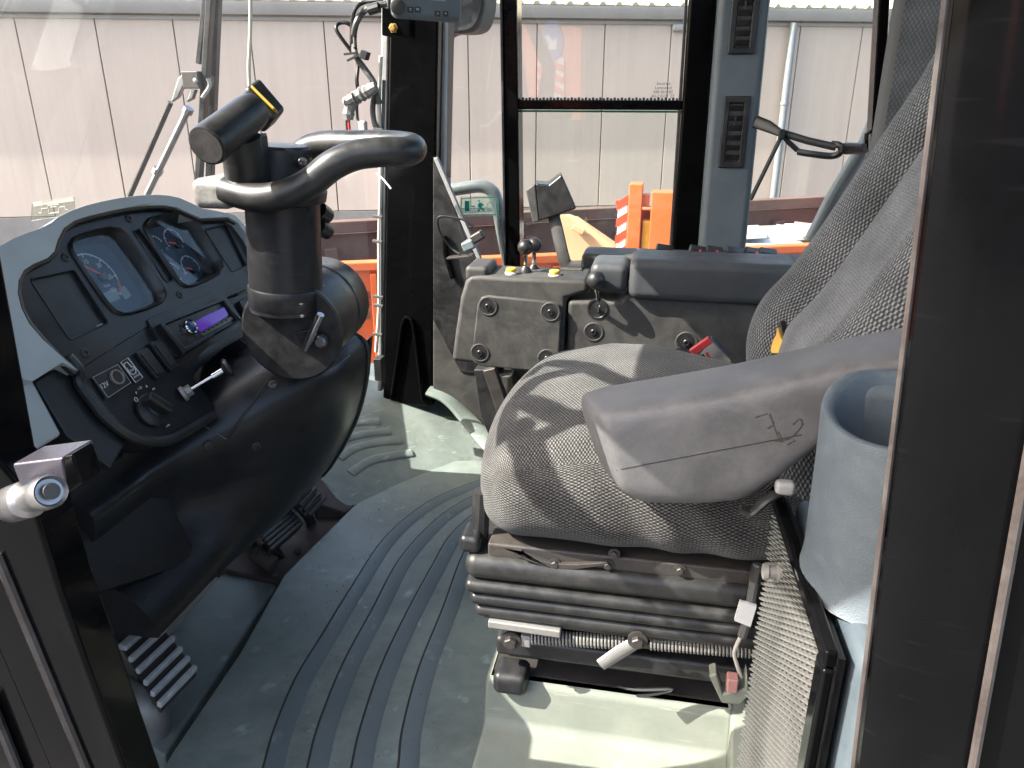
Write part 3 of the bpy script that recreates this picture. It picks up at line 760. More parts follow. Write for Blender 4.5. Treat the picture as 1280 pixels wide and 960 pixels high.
for i, ln in enumerate(lines):
    P = sm([onZ(x, y, 0) for x, y in ln], 6)
    Q = [p+V((0.030, 0.010, 0)) for p in P]
    mb = MB()
    n = len(P)
    for j in range(n):
        t = (P[min(j+1, n-1)]-P[max(j-1, 0)]).normalized(); s_ = V((t.y, -t.x, 0)); w = 0.026
        a_, b_ = P[j], P[j]+s_*w
        mb.v += [a_+V((0, 0, -0.004)), a_+V((0, 0, 0.0022)), a_+s_*0.0015+V((0, 0, 0.0028)), b_-s_*0.006+V((0, 0, 0.0026)), b_+V((0, 0, 0.0004)), b_+V((0, 0, -0.004))]
    for j in range(n-1):
        for k in range(5): mb.f.append((j*6+k, (j+1)*6+k, (j+1)*6+k+1, j*6+k+1))
    mb.build("raised_band", MATB, fm, ang=22)
    gr = MB(); gr.tube([p+V((-0.0012, 0, 0.0006)) for p in P], 0.0026, 6, flat=0.6); gr.build("groove_line", GROOVE, fm)
# little stones and crumbs lying on the mat
cr = MB()
for i in range(220):
    x, y = random.uniform(-0.6, -0.20), random.uniform(0.70, 1.5)
    cr.box(V((x, y, 0.004)), (random.uniform(.0006, .0026), random.uniform(.0006, .0022), 0.0014), basis(V((random.random(), random.random(), 1))))
stuff(tag(cr.build("grit", PLINTH), "loose crumbs of grit scattered over the floor mat", "grit"))

# ramp up to the front pillar, part of the mat
rO, r1, r2 = onZ(440, 632, 0), onZ(560, 580, 0), onZ(500, 500, 0.10)
rn = (r1-rO).cross(r2-rO).normalized()
if rn.z < 0: rn = -rn
rf = Frame(rO, (r1-rO), rn.cross(r1-rO))
botl = [(300, 640), (385, 592), (420, 622), (440, 632), (470, 618), (500, 602), (545, 585), (585, 577), (622, 572)]
topl = [(330, 520), (400, 505), (430, 498), (450, 498), (470, 500), (490, 502), (515, 500), (540, 496), (556, 492)]
Bp = [rf.px(x, y) for x, y in botl]; Tp = [rf.px(x, y) for x, y in topl]
for q in Bp[3:]: q.z = min(q.z, 0.0)
Bs, Ts = sm(Bp, 3), sm(Tp, 3)
rmp = MB()
nb = len(Bs)
def rfn(s_, t_):
    i = int(round(s_*(nb-1)))
    if t_ < 0.01: return Bs[i]+V((0, 0, -0.03))
    if t_ > 0.8: return Ts[i]+V((-0.05, 0.25, 0.004))*((t_-0.75)/0.25)
    k = (t_-0.25)/0.5
    return Bs[i].lerp(Ts[i], max(0, min(1, k)))
rmp.grid(lambda s_, t_: rfn(s_, t_), nb-1, 8)
ro = rmp.build("ramp", MAT, fm, ang=60)
for ln in ([(418, 538), (431, 531), (452, 528), (474, 527)], [(404, 572), (411, 563), (425, 551), (455, 543), (487, 539)], [(424, 573), (442, 561), (472, 553), (501, 550)], [(438, 592), (463, 576), (492, 569), (515, 566)]):
    MB().tube([p-rf.n*0.0005 for p in sm([rf.px(x, y) for x, y in ln], 5)], 0.0125, 12, flat=0.30, up=rf.n).build("ramp_rib", MAT, fm)
MB().tube(sm([onZ(536, 488, 0.14), onZ(562, 500, 0.12), onZ(590, 530, 0.07), onZ(622, 566, 0.03)], 5), 0.026, 12, flat=0.40, up=(0, 0, 1)).build("sill_ridge", MAT, fm)
MB().prism([onZ(x, y, -0.03) for x, y in ((280, 712), (348, 728), (205, 945), (120, 900))], V((0, 0, -0.05))).build("flat_panel", MAT, fm, 0.006)
sp = MB(); sp.prism([rf.px(x, y) for x, y in ((385, 592), (405, 600), (445, 632), (432, 640), (392, 628))], V((0, 0, -0.06))); sp.build("scuffed_corner", IRON, fm, 0.003)

# ================================================================== PEDALS
TREAD = plastic("worn_tread", (0.58, 0.585, 0.59), 0.4, 300, 0.2, 0.2, var=0.35, patch=30)
def pedal(name, label, quad, z_near, z_far, ribs, bars, arm_to, mat_=IRON):
    """quad: picture corners; the first two are the far end, the last two the near end."""
    q = [onZ(*quad[0], z_far), onZ(*quad[1], z_far), onZ(*quad[2], z_near), onZ(*quad[3], z_near)]
    n_ = (q[1]-q[0]).cross(q[3]-q[0]).normalized()
    if n_.z < 0: n_ = -n_
    t = thing(name, label, "pedal", (q[0]+q[2])/2-n_*0.03)
    MB().prism([p-n_*0.012 for p in q], n_*0.012).build("pad", mat_, t, 0.003)
    fr_ = ribs if isinstance(ribs, (list, tuple)) else [bars[0]+(bars[1]-bars[0])*(k/(ribs-1)) for k in range(ribs)]
    for f in fr_:
        a_, b_ = q[0].lerp(q[3], f), q[1].lerp(q[2], f)
        MB().bar(a_+n_*0.003, b_+n_*0.003, 0.014 if f == 0.5 else 0.0080, 0.010, n_).build("tread", TREAD if mat_ is IRON else mat_, t, 0.002)
    c_ = (q[0]+q[1]+q[2]+q[3])/4-n_*0.012
    MB().tube(sm([c_, c_.lerp(arm_to, .5)+V((0, 0, 0.0)), arm_to], 5), 0.011, 10).build("arm", mat_, t)
    return t
pedal("brake_pedal", "near large pedal with pale worn tread bars, beside the near left door post", ((112, 748), (154, 716), (246, 838), (200, 886)), 0.05, 0.09, [0.03, 0.15, 0.5, 0.61, 0.71, 0.81, 0.90, 0.985], (0.36, 0.97), onZ(210, 925, -0.08))
pedal("accelerator_pedal", "middle ribbed black pedal between the mat and the column cover", ((302, 634), (338, 612), (378, 656), (338, 692)), 0.03, 0.08, 7, (0.45, 0.97), onZ(345, 712, -0.06), BLACK)
pedal("accelerator_pedal", "farthest ribbed black pedal below the ramp, under the column cover", ((352, 612), (372, 592), (406, 626), (386, 648)), 0.04, 0.10, 6, (0.1, 0.95), onZ(395, 668, -0.06), BLACK)
pb = thing("pedal_bracket", "rusty steel pedal bracket bolted to the floor below the middle pedal", "bracket", onZ(325, 700, -0.1))
MB().prism([onZ(x, y, -0.02) for x, y in ((252, 700), (345, 630), (405, 640), (435, 640), (352, 728), (282, 712))], V((0, 0, -0.03))).build("base_plate", RUST, pb, 0.003)
MB().prism([onZ(x, y, 0.0) for x, y in ((296, 652), (318, 648), (348, 700), (326, 708))], V((0.012, 0.01, 0.0))).build("lug", RUST, pb, 0.003)
MB().cyl(onZ(318, 690, 0.02), onZ(342, 706, 0.0), 0.016, n=18).build("pivot", RUST, pb)
for x, y, z in ((320, 690, 0.03), (344, 720, -0.018), (372, 690, -0.018), (388, 655, -0.018), (312, 668, 0.02)):
    inst(bolt_me, "bolt", pb, mat_at(onZ(x, y, z), V((0.3, -0.6, 0.7))) @ Matrix.Scale(0.9, 4))
sh = thing("pedal_shaft", "dark worn round shaft with a rubber sleeve, running behind the near pedal", "shaft", onZ(190, 790, -0.08))
MB().tube([onZ(150, 808, 0.02), onZ(226, 728, 0.02)], 0.013, 14).build("rod", IRON, sh)
MB().tube([onZ(192, 764, 0.02), onZ(220, 734, 0.02)], 0.0165, 14).build("sleeve", RUST, sh)
MB().prism([onZ(x, y, 0.0) for x, y in ((110, 735), (150, 690), (185, 715), (195, 745), (150, 800))], V((0, 0, -0.03))).build("plate", IRON, sh, 0.004)
inst(bolt_me, "bolt", sh, mat_at(onZ(190, 722, 0.002), (0, 0, 1)))
lv = thing("parking_lever", "rounded grey rubber boot at the foot of the near left door post", "boot", onZ(180, 930, -0.1))
MB().tube(sm([onZ(150, 862, 0.03), onZ(178, 880, 0.03), onZ(190, 900, 0.0), onZ(192, 935, -0.08)], 5), 0.024, 14).build("boot", ZINC, lv)
MB().tube([onZ(192, 935, -0.08), onZ(194, 955, -0.11)], 0.030, 14).build("base_ring", IRON, lv)
MB().prism([onZ(x, y, -0.05) for x, y in ((200, 955), (190, 900), (240, 860), (262, 866))], V((0, 0, -0.03))).build("foot_plate", BLACK, lv, 0.002)

# ================================================================== DASHBOARD
DF = Frame((-0.76, 1.0, 0.63), (0, 1, 0), (-0.461, 0, 0.887))
def Z1(pts): return [(x*0.271, y*0.271+230) for x, y in pts]
def Z6(pts): return [(x*0.229, y*0.229+380) for x, y in pts]
def Z2(pts): return [(x*0.3125+80, y*0.3125+340) for x, y in pts]
def duv(pts, h=0.0): return [DF.uv(x, y, h) for x, y in pts]
def sm2(pts, n=4): return [(p.x, p.y) for p in sm([V((a, b, 0)) for a, b in pts], n, True)]
dash = thing("dashboard", "black instrument panel in a grey hood with two gauge clusters, radio and switches", "dashboard", DF.p(0, -0.2, -0.1))
inner = Z1([(360, 862), (290, 805), (205, 715), (140, 640), (105, 570), (88, 500), (92, 440), (115, 395), (160, 365), (225, 338), (258, 305), (272, 255), (300, 200), (350, 165), (420, 143), (510, 122), (600, 105), (680, 96), (760, 95), (820, 105), (870, 128), (930, 155), (1000, 152), (1060, 152), (1100, 175), (1150, 240), (1200, 330), (1200, 460)])
outer = Z1([(-40, 300), (5, 282), (60, 250), (120, 225), (180, 205), (240, 175), (270, 150), (330, 120), (400, 95), (480, 75), (560, 60), (640, 50), (720, 46), (780, 49), (830, 60), (880, 82), (940, 110), (1010, 122), (1085, 140), (1130, 185), (1190, 270), (1260, 380), (1260, 470)])
io = duv(inner); oo = duv(outer, 0.016)
# the fascia plate with its openings
gl = Z1([(337, 315), (330, 285), (345, 258), (385, 238), (440, 222), (500, 210), (545, 215), (580, 245), (660, 355), (740, 475), (752, 515), (730, 545), (670, 572), (600, 592), (560, 594), (525, 578), (490, 540), (430, 455), (380, 380)])
gr_ = Z1([(678, 215), (675, 190), (695, 165), (750, 150), (815, 140), (860, 148), (895, 175), (950, 260), (1005, 345), (1016, 385), (1000, 412), (950, 440), (890, 465), (858, 468), (828, 450), (780, 375), (720, 290)])
slot = Z1([(612, 218), (640, 207), (665, 235), (735, 330), (800, 430), (795, 447), (772, 455), (755, 440), (690, 335)])
bl = Z1([(145, 438), (335, 395), (350, 405), (495, 632), (492, 645), (328, 718), (318, 712), (143, 450)])
br = Z1([(948, 208), (1038, 186), (1048, 192), (1136, 370), (1132, 380), (1074, 405), (1064, 400), (946, 216)])
rad = Z1([(684, 628), (700, 612), (850, 553), (990, 492), (1012, 490), (1040, 520), (1010, 535), (860, 595), (730, 650), (700, 655)])
fas_o = duv(inner[:1]+inner[1:26]+[(314, 320), (318, 352)])+duv([(306, 362), (245, 388), (184, 408), (140, 435)])
MB().plate(DF, fas_o, [duv(gl), duv(gr_), duv(slot), duv(bl), duv(br)], -0.010, 0.0).build("fascia", COVER, dash, 0.0015)
# gauges: deep wells, dial, lens
def tube_on(pts, r, h, name, mat, par, closed=True, n=8):
    return MB().tube([DF.p(a, b, h) for a, b in pts], r, n, closed=closed).build(name, mat, par)
def well(loop, depth, name):
    g_ = thingpart = None
    L0 = duv(loop); c = V((sum(p[0] for p in L0)/len(L0), sum(p[1] for p in L0)/len(L0), 0))
    Lb = [(c.x+(p[0]-c.x)*0.90, c.y+(p[1]-c.y)*0.90) for p in L0]
    mb = MB(); n = len(L0)
    lip = [(c.x+(p[0]-c.x)*1.09, c.y+(p[1]-c.y)*1.07) for p in L0]
    mb.v = [DF.p(a, b, 0.0005) for a, b in lip]+[DF.p(a, b, 0.005) for a, b in [((x0+x1)/2, (y0+y1)/2) for (x0, y0), (x1, y1) in zip(lip, L0)]]+[DF.p(a, b, 0.002) for a, b in L0]+[DF.p(a, b, -depth) for a, b in Lb]
    for k in range(3):
        for i in range(n): mb.f.append((k*n+i, k*n+(i+1) % n, (k+1)*n+(i+1) % n, (k+1)*n+i))
    w_ = mb.build(name, BLACK, dash, ang=50)
    MB().plate(DF, Lb, (), -depth-0.004, -depth).build("dial_plate", DIAL, w_)
    MB().plate(DF, [(c.x+(p[0]-c.x)*0.97, c.y+(p[1]-c.y)*0.97) for p in L0], (), -0.009, -0.008).build("lens", LENS, w_)
    return w_, c, L0
def arc(c, r, a0, a1, w, h, name, mat, par, sx=1.0):
    pts = [(c[0]+r*cos(radians(a0+(a1-a0)*i/28)), c[1]+r*sin(radians(a0+(a1-a0)*i/28))) for i in range(29)]
    mb = MB()
    for i in range(28):
        (x0, y0), (x1, y1) = pts[i], pts[i+1]
        f0 = (r-w)/r
        mb.add([DF.p(x0, y0, h), DF.p(x1, y1, h), DF.p(c[0]+(x1-c[0])*f0, c[1]+(y1-c[1])*f0, h), DF.p(c[0]+(x0-c[0])*f0, c[1]+(y0-c[1])*f0, h)], [(0, 1, 2, 3)])
    return mb.build(name, mat, par, smooth=False)
dep = 0.030
w1, c1, L1 = well(gl, dep, "gauge_well")
cc = DF.uv(*Z1([(440, 445)])[0], -dep)
hh = -dep+0.0012
r_ = abs(DF.uv(*Z1([(430, 305)])[0], -dep)[1]-cc[1])
arc(cc, r_, -48, 178, 0.0022, hh, "scale_arc", WHITE, w1)
arc(cc, r_*0.985, -46, -12, 0.0035, hh+0.0004, "red_arc", RED, w1)
for i in range(11):
    a_ = radians(172-22*i)
    q0 = (cc[0]+r_*cos(a_), cc[1]+r_*sin(a_)); q1 = (cc[0]+r_*(0.84 if i % 2 == 0 else 0.9)*cos(a_), cc[1]+r_*(0.84 if i % 2 == 0 else 0.9)*sin(a_))
    MB().bar(DF.p(*q0, hh), DF.p(*q1, hh), 0.0014, 0.0006, DF.n).build("tick", WHITE, w1, smooth=False)
for i, t in enumerate(("5", "10", "15", "20", "25", "30")):
    a_ = radians(172-44*i)
    text_mesh(t, 0.0095, DF, cc[0]+r_*0.68*cos(a_), cc[1]+r_*0.68*sin(a_), hh, WHITE, "dial_number", w1)
text_mesh("r/min", 0.0065, DF, cc[0]+0.012, cc[1]-0.012, hh, WHITE, "dial_text", w1)
text_mesh("x100", 0.0055, DF, cc[0]+0.012, cc[1]-0.021, hh, WHITE, "dial_text", w1)
tip = DF.uv(*Z1([(377, 373)])[0], -dep+0.006); tail = DF.uv(*Z1([(482, 425)])[0], -dep+0.006)
MB().bar(DF.p(*tip, hh+0.005), DF.p(*tail, hh+0.005), 0.0026, 0.0012, DF.n).build("needle", RED, w1)
MB().lathe([(0.008, 0), (0.008, 0.004), (0.006, 0.006)], DF.p(*tail, hh), DF.n, 20).build("needle_hub", BLACK, w1)
for pts in ([(462, 510), (535, 480), (552, 530), (485, 560)], [(540, 482), (572, 470), (605, 515), (578, 535)]):
    MB().plate(DF, duv(Z1(pts), -dep), (), -dep, -dep+0.001).build("display", LCD, w1)
w2, c2, L2 = well(gr_, dep, "gauge_well")
for (x, y, ra, a0, a1) in ((800, 262, 0.021, -20, 200), (878, 385, 0.021, -20, 200), (722, 290, 0.019, 20, 110), (795, 412, 0.019, 10, 110)):
    k = DF.uv(*Z1([(x, y)])[0], -dep)
    arc(k, ra, a0, a1, 0.0015, hh, "scale_arc", WHITE, w2)
    for i in range(6):
        t_ = radians(a0+(a1-a0)*i/5)
        MB().bar(DF.p(k[0]+ra*cos(t_), k[1]+ra*sin(t_), hh), DF.p(k[0]+ra*.82*cos(t_), k[1]+ra*.82*sin(t_), hh), 0.001, 0.0006, DF.n).build("tick", WHITE, w2, smooth=False)
for (xa, ya, xb, yb) in ((780, 270, 822, 277), (857, 388, 896, 394)):
    p_, q_ = DF.uv(*Z1([(xa, ya)])[0], -dep+.005), DF.uv(*Z1([(xb, yb)])[0], -dep+.005)
    MB().bar(DF.p(*p_, hh+.004), DF.p(*q_, hh+.004), 0.0026, 0.0012, DF.n).build("needle", RED, w2)
    MB().lathe([(0.006, 0), (0.006, 0.004), (0.004, 0.0055)], DF.p(*q_, hh), DF.n, 18).build("needle_hub", BLACK, w2)
for t, x, y in (("C", 770, 300), ("H", 840, 290), ("E", 850, 415), ("F", 918, 400), ("1", 745, 308), ("bar", 830, 438)):
    k = DF.uv(*Z1([(x, y)])[0], -dep); text_mesh(t, 0.006, DF, *k, hh, WHITE, "dial_text", w2)
# blank inserts, slot
for pts, nm in ((bl, "blank_insert"), (br, "blank_insert"), (slot, "lamp_strip")):
    L0 = duv(pts); MB().plate(DF, L0, (), -0.009, -0.0045).build(nm, BLACK, dash, 0.0005)
    tube_on(L0, 0.0012, 0.0002, "insert_edge", BLACK, dash)
kk = DF.uv(*Z1([(470, 645)])[0]); text_mesh("21-0043", 0.0035, DF, *kk, -0.0044, WHITE, "small_print", dash, rot=0.0)
for x, y in ((302, 340), (593, 160), (392, 780), (828, 511), (918, 175)):
    inst(small_me, "screw", dash, mat_at(DF.px(*Z1([(x, y)])[0], 0.0), DF.n))
# grey hood round the fascia
n_o = len(oo)
hood_o = oo+duv([(340, 372)], 0.016)
ring_o = oo; ring_i = duv(inner[2:27], 0.016)
left_low = duv([(80, 452), (42, 476), (20, 470), (6, 440), (0, 400)], 0.016)
loop = ring_o+list(reversed(ring_i))+duv([(98, 462)], 0.016)+left_low+duv([(-14, 400), (-18, 350)], 0.016)
MB().plate(DF, loop, (), -0.10, 0.014).build("hood", SHELL, dash, 0.008, seg=3)
tube_on(duv(inner[:27], 0.012), 0.006, 0.006, "hood_seal", BLACK, dash, closed=False)
# grey side wing and dark wedge at the near lower left
MB().prism([DF.px(x, y, 0.0) for x, y in ((-30, 380), (8, 440), (42, 476), (78, 543), (46, 562), (20, 520), (-40, 470))], -DF.n*0.06).build("side_wing", SHELL, dash, 0.004)
MB().prism([DF.px(x, y, -0.004) for x, y in ((43, 477), (80, 455), (102, 486), (130, 523), (160, 550), (140, 585), (84, 545))], -DF.n*0.05).build("side_cover", COVER, dash, 0.003)
MB().prism([DF.px(x, y, -0.10) for x, y in ((40, 560), (84, 540), (180, 560), (250, 700), (110, 745), (70, 710))], -DF.n*0.05).build("lower_side", COVER, dash, 0.003)
# lower switch panel with its rounded lip
swp = [(98, 463)]+Z6([(440, 440), (500, 522), (560, 600), (625, 660), (700, 712), (780, 742), (860, 752), (940, 735), (1010, 700), (1080, 660), (1160, 610)])+[(268, 505), (240, 470), (252, 440), (290, 415), (322, 392), (312, 364), (246, 389), (184, 409)]
so_ = duv(swp, -0.002)
MB().plate(DF, so_, (), -0.05, -0.003).build("switch_panel", COVER, dash, 0.002)
lip = [DF.px(x, y, 0.003) for x, y in [(84, 446)]+swp[0:12]]
MB().tube(sm(lip, 4), 0.0075, 10).build("panel_lip", BLACK, dash)
MB().plate(DF, duv([(225, 440), (250, 385), (320, 350), (372, 350), (372, 470), (320, 520), (262, 540)], -0.06), (), -0.075, -0.062).build("inner_panel", BLACK, dash)
# 12 V socket
sk = MB(); sk.plate(DF, sm2(duv(Z6([(503, 402), (575, 368), (640, 332), (660, 345), (712, 425), (700, 445), (590, 512), (570, 505), (510, 418)])), 2), (), -0.002, 0.001)
sko = sk.build("socket_plate", BLACK, dash, 0.0005)
pc = DF.uv(*Z6([(632, 404)])[0])
MB().lathe([(0.0105, 0), (0.0105, 0.0035), (0.0095, 0.0045), (0.0085, 0.0035), (0.0082, -0.008)], DF.p(*pc, 0.001), DF.n, 26).build("socket_ring", ZINC, sko)
MB().lathe([(0.0082, 0), (0.0082, 0.001)], DF.p(*pc, 0.0012), DF.n, 22).build("socket_core", RUST, sko)
a_ = DF.uv(*Z6([(566, 446)])[0]); text_mesh("12V", 0.0098, DF, *a_, 0.0012, WHITE, "lettering", sko, rot=0.0)
def outline(px_pts, name, mat, par, r=0.0006, h=0.0012):
    return tube_on(duv(px_pts), r, h, name, mat, par, n=6)
outline(Z6([(503, 402), (640, 332), (712, 430), (588, 512)]), "plate_border", WHITE, sko, 0.0003)
ic = Z6([(655, 320), (695, 296), (776, 402), (737, 430)])
MB().plate(DF, duv(ic), (), -0.002, 0.0008).build("symbol_plate", BLACK, dash)
outline(ic, "symbol_border", WHITE, dash, 0.0007)
outline(Z6([(672, 330), (690, 318), (715, 345), (728, 345), (738, 362), (738, 378), (722, 388), (700, 372), (690, 352), (682, 352)]), "engine_symbol", WHITE, dash, 0.0008)
k = DF.uv(*Z6([(716, 364)])[0]); text_mesh("STOP", 0.0042, DF, *k, 0.001, WHITE, "lettering", dash)
k = DF.uv(*Z6([(744, 394)])[0]); text_mesh("AUTO", 0.0044, DF, *k, 0.001, WHITE, "lettering", dash)
for pts in ([(733, 268), (795, 242), (905, 390), (850, 415)], [(808, 215), (870, 195), (968, 345), (925, 370)]):
    q = duv(Z6(pts)); sw = MB().plate(DF, q, (), -0.002, 0.004).build("rocker_switch", BLACK, dash, 0.0015)
    c = (sum(p[0] for p in q)/4, sum(p[1] for p in q)/4)
    q2 = [(c[0]+(p[0]-c[0])*0.74, c[1]+(p[1]-c[1])*0.78) for p in q]
    MB().plate(DF, q2, (), 0.003, 0.0065).build("rocker", BLACK, sw, 0.001)
for pts in ([(1095, 545), (1120, 532), (1165, 625), (1140, 640)], [(1110, 535), (1150, 515), (1180, 580), (1168, 610)]):
    q = duv(Z1(pts)); MB().plate(DF, q, (), -0.002, 0.005).build("rocker_switch", BLACK, dash, 0.001)
# rotary light switch
rc = DF.uv(*Z6([(822, 582)])[0]); rr = 0.0235
rsw = MB().lathe([(rr, -0.001), (rr, 0.003), (rr-0.002, 0.004)], DF.p(*rc, 0), DF.n, 40).build("light_switch", BLACK, dash)
kc = DF.uv(*Z6([(868, 556)])[0], 0.01)
MB().lathe([(0.0135, 0), (0.0135, 0.005), (0.0115, 0.006)], DF.p(*kc, 0.0), DF.n, 30).build("knob_base", BLACK, rsw)
ka, kb = DF.uv(*Z6([(800, 505)])[0], 0.012), DF.uv(*Z6([(925, 585)])[0], 0.012)
MB().bar(DF.p(*ka, 0.012), DF.p(*kb, 0.012), 0.013, 0.016, DF.n).build("knob_grip", BLACK, rsw, 0.003)
for (x, y) in ((730, 528),):
    k = DF.uv(*Z6([(x, y)])[0]); MB().tube([DF.p(k[0]+0.0024*cos(t*pi/8), k[1]+0.003*sin(t*pi/8), 0.0045) for t in range(16)], 0.0005, 5, closed=True).build("off_mark", WHITE, rsw)
for t, x, y in (("P", 733, 492), ("D", 757, 463), ("=", 745, 470), ("8", 789, 456), ("oo", 826, 468)):
    k = DF.uv(*Z6([(x, y)])[0]); text_mesh(t, 0.0052, DF, *k, 0.0042, WHITE, "position_mark", rsw)
k = DF.uv(*Z6([(905, 670)])[0]); text_mesh("3-0021", 0.003, DF, *k, 0.0042, WHITE, "small_print", rsw)
# pull knob on its threaded bushing
pk0 = DF.px(*Z6([(1000, 490)])[0], 0.0)
pk1 = DF.px(270, 466, 0.045); pk2 = DF.px(287, 458, 0.058); ax = (pk2-pk0).normalized()
pull = MB().lathe([(0.0115, -0.002), (0.0115, 0.003), (0.0095, 0.004)], pk0, ax, 20).lathe([(0.0085, 0.004), (0.0085, 0.012), (0.0075, 0.013)], pk0, ax, 6).build("pull_bushing", ZINC, dash, smooth=False)
Lp = (pk2-pk0).length
MB().cyl(pk0+ax*0.008, pk0+ax*(Lp*0.82), 0.0024, n=12).cyl(pk0+ax*(Lp*0.62), pk0+ax*(Lp*0.86), 0.0046, n=14).build("pull_rod", CHROME, pull)
MB().lathe([(0.003, 0), (0.006, 0.003), (0.0145, 0.008), (0.0150, 0.011), (0.0125, 0.0135), (0.001, 0.0142)], pk0+ax*(Lp*0.82), ax, 26).build("pull_knob", BLACK, pull)
# radio in a raised cage
rd = Z1([(735, 645), (1040, 520), (1115, 625), (848, 788)])
ro_ = duv(rd, 0.012)
ri_ = duv(Z1([(762, 650), (1030, 542), (1092, 630), (850, 755)]), 0.012)
cage = MB().plate(DF, ro_, [ri_], -0.012, 0.014).build("radio_cage", COVER, dash, 0.002)
MB().plate(DF, duv(Z1([(690, 640), (735, 640), (848, 792), (790, 800)]), 0.004), (), -0.01, 0.003).build("cage_side", BLACK, dash, 0.001)
MB().plate(DF, duv(rad, 0.004), (), -0.004, 0.003).build("radio_brow", COVER, dash, 0.002)
rfc = MB().plate(DF, ri_, (), 0.002, 0.008).build("radio", BLACK, dash, 0.001)
MB().plate(DF, duv(Z1([(885, 645), (940, 612), (1035, 568), (1052, 605), (1000, 640), (925, 682)]), 0.009), (), 0.007, 0.0095).build("display", PURPLE, rfc)
MB().plate(DF, duv(Z1([(925, 690), (1065, 612), (1078, 622), (938, 700)]), 0.009), (), 0.007, 0.0098).build("button_strip", ZINC, rfc)
for i in range(6):
    q = Z1([(945+20*i, 683-11.2*i)])[0]
    MB().box(DF.px(*q, 0.0105), (0.006, 0.0022, 0.002), (DF.u, DF.v, DF.n)).build("button", BLACK, rfc)
rk = DF.uv(*Z1([(878, 660)])[0], 0.01)
MB().lathe([(0.0118, 0), (0.0118, 0.004), (0.0105, 0.006), (0.0088, 0.0045), (0.0085, 0.003)], DF.p(*rk, 0.008), DF.n, 28).build("knob_ring", CHROME, rfc)
MB().lathe([(0.0085, 0), (0.0085, 0.005), (0.006, 0.0062)], DF.p(*rk, 0.008), DF.n, 24).build("knob", BLUE, rfc)
for x, y in ((838, 650), (848, 690), (905, 700), (868, 722), (842, 668)):
    MB().box(DF.px(*Z1([(x, y)])[0], 0.009), (0.007, 0.003, 0.002), (DF.u, DF.v, DF.n)).build("button", IRON, rfc, 0.0005)

# ================================================================== STEERING COLUMN
scol = thing("steering_column", "thick black steering column rising from a round tilt joint and lower cover", "steering column", (-0.55, 1.02, 0.16))
# lower cover: sections along Y, bulging at the column
def csec(Y):
    t = max(0, min(1, (Y-0.86)/(1.10-0.86))); t = t*t*(3-2*t)
    xs = 0.20*(1-t)
    pr = [(-0.70, 0.45, 0.3), (-0.60, 0.462, .8), (-0.535, 0.462, 1), (-0.496, 0.440, 1), (-0.492, 0.40, 1), (-0.505, 0.34, 1), (-0.528, 0.28, .9), (-0.565, 0.215, .45), (-0.598, 0.170, 0.15), (-0.63, 0.155, 0.1), (-0.80, 0.17, 0), (-0.86, 0.30, 0)]
    return [V((x-xs*k, Y, z-(0.10*(1-t)*min(1, max(0, (z-0.2)/0.25))))) for x, z, k in pr]
cm = MB()
ys = [0.74, 0.80, 0.86, 0.92, 0.98, 1.04, 1.10, 1.15, 1.19, 1.205]
secs = [csec(y) for y in ys]
prs = [sm(s_, 3) for s_ in secs]
nS = len(prs[0])
for P in prs: cm.v += P
for i in range(len(prs)-1):
    for j in range(nS-1): cm.f.append((i*nS+j, (i+1)*nS+j, (i+1)*nS+j+1, i*nS+j+1))
cm.f.append(tuple(range(nS))); cm.f.append(tuple(range((len(prs)-1)*nS, len(prs)*nS))[::-1])
cov = cm.build("lower_cover", COVER, scol, ang=40)
# far side flange
MB().prism([onY(x, y, 1.21) for x, y in ((434, 446), (464, 420), (460, 470), (447, 522), (428, 564), (404, 598), (392, 585), (410, 548), (428, 505), (434, 470))], V((0, 0.012, 0))).build("cover_flange", COVER, cov, 0.003)
# tilt joint drum with axis near Y
dc = onY(368, 407, 1.02); dax = V((-0.10, 1, 0.0)).normalized()
MB().lathe([(0.066, -0.014), (0.0715, -0.010), (0.073, -0.004), (0.073, 0.085), (0.071, 0.088), (0.071, 0.093), (0.073, 0.096), (0.073, 0.15), (0.068, 0.158)], dc, dax, 56).build("tilt_drum", COVER, scol)
MB().lathe([(0.0735, -0.016), (0.0765, -0.014), (0.0765, -0.010), (0.0735, -0.009)], dc+V((0.002, -0.002, -0.004)), dax, 56).build("drum_rim", BLACK, scol)
# knee panel seams, painted pale edge highlights and screws, laid on the cover's surface
bvc = surf_of(cov)
def on_c(pts_, lift=0.0):
    out = []
    P_ = sm([V((x, y, 0)) for x, y in pts_], 6)
    for p in P_:
        q_ = hit(bvc, p.x, p.y, lift)[0]
        if q_ is not None: out.append(q_)
    return out
for pts_, r_, mt in (([(345, 459), (325, 490), (300, 524), (283, 549)], 0.0020, GROOVE), ([(283, 549), (270, 541), (256, 533)], 0.0013, WORN_GLINT), ([(347, 461), (327, 492), (302, 526), (286, 549)], 0.0010, COVER), ([(300, 424), (322, 441), (345, 459), (380, 468), (412, 462), (437, 444)], 0.0016, WORN_GLINT), ([(244, 520), (262, 518), (268, 520)], 0.002, GROOVE)):
    q_ = on_c(pts_, 0.0004)
    if len(q_) > 2: MB().tube(q_, r_, 6, flat=0.6).build("seam_and_glint", mt, cov)
for x, y in ((341, 481), (320, 558), (260, 556)):
    p_, n_ = hit(bvc, x, y, 0.0004)
    if p_ is not None: inst(small_me, "screw", scol, mat_at(p_, n_) @ Matrix.Scale(1.2, 4))
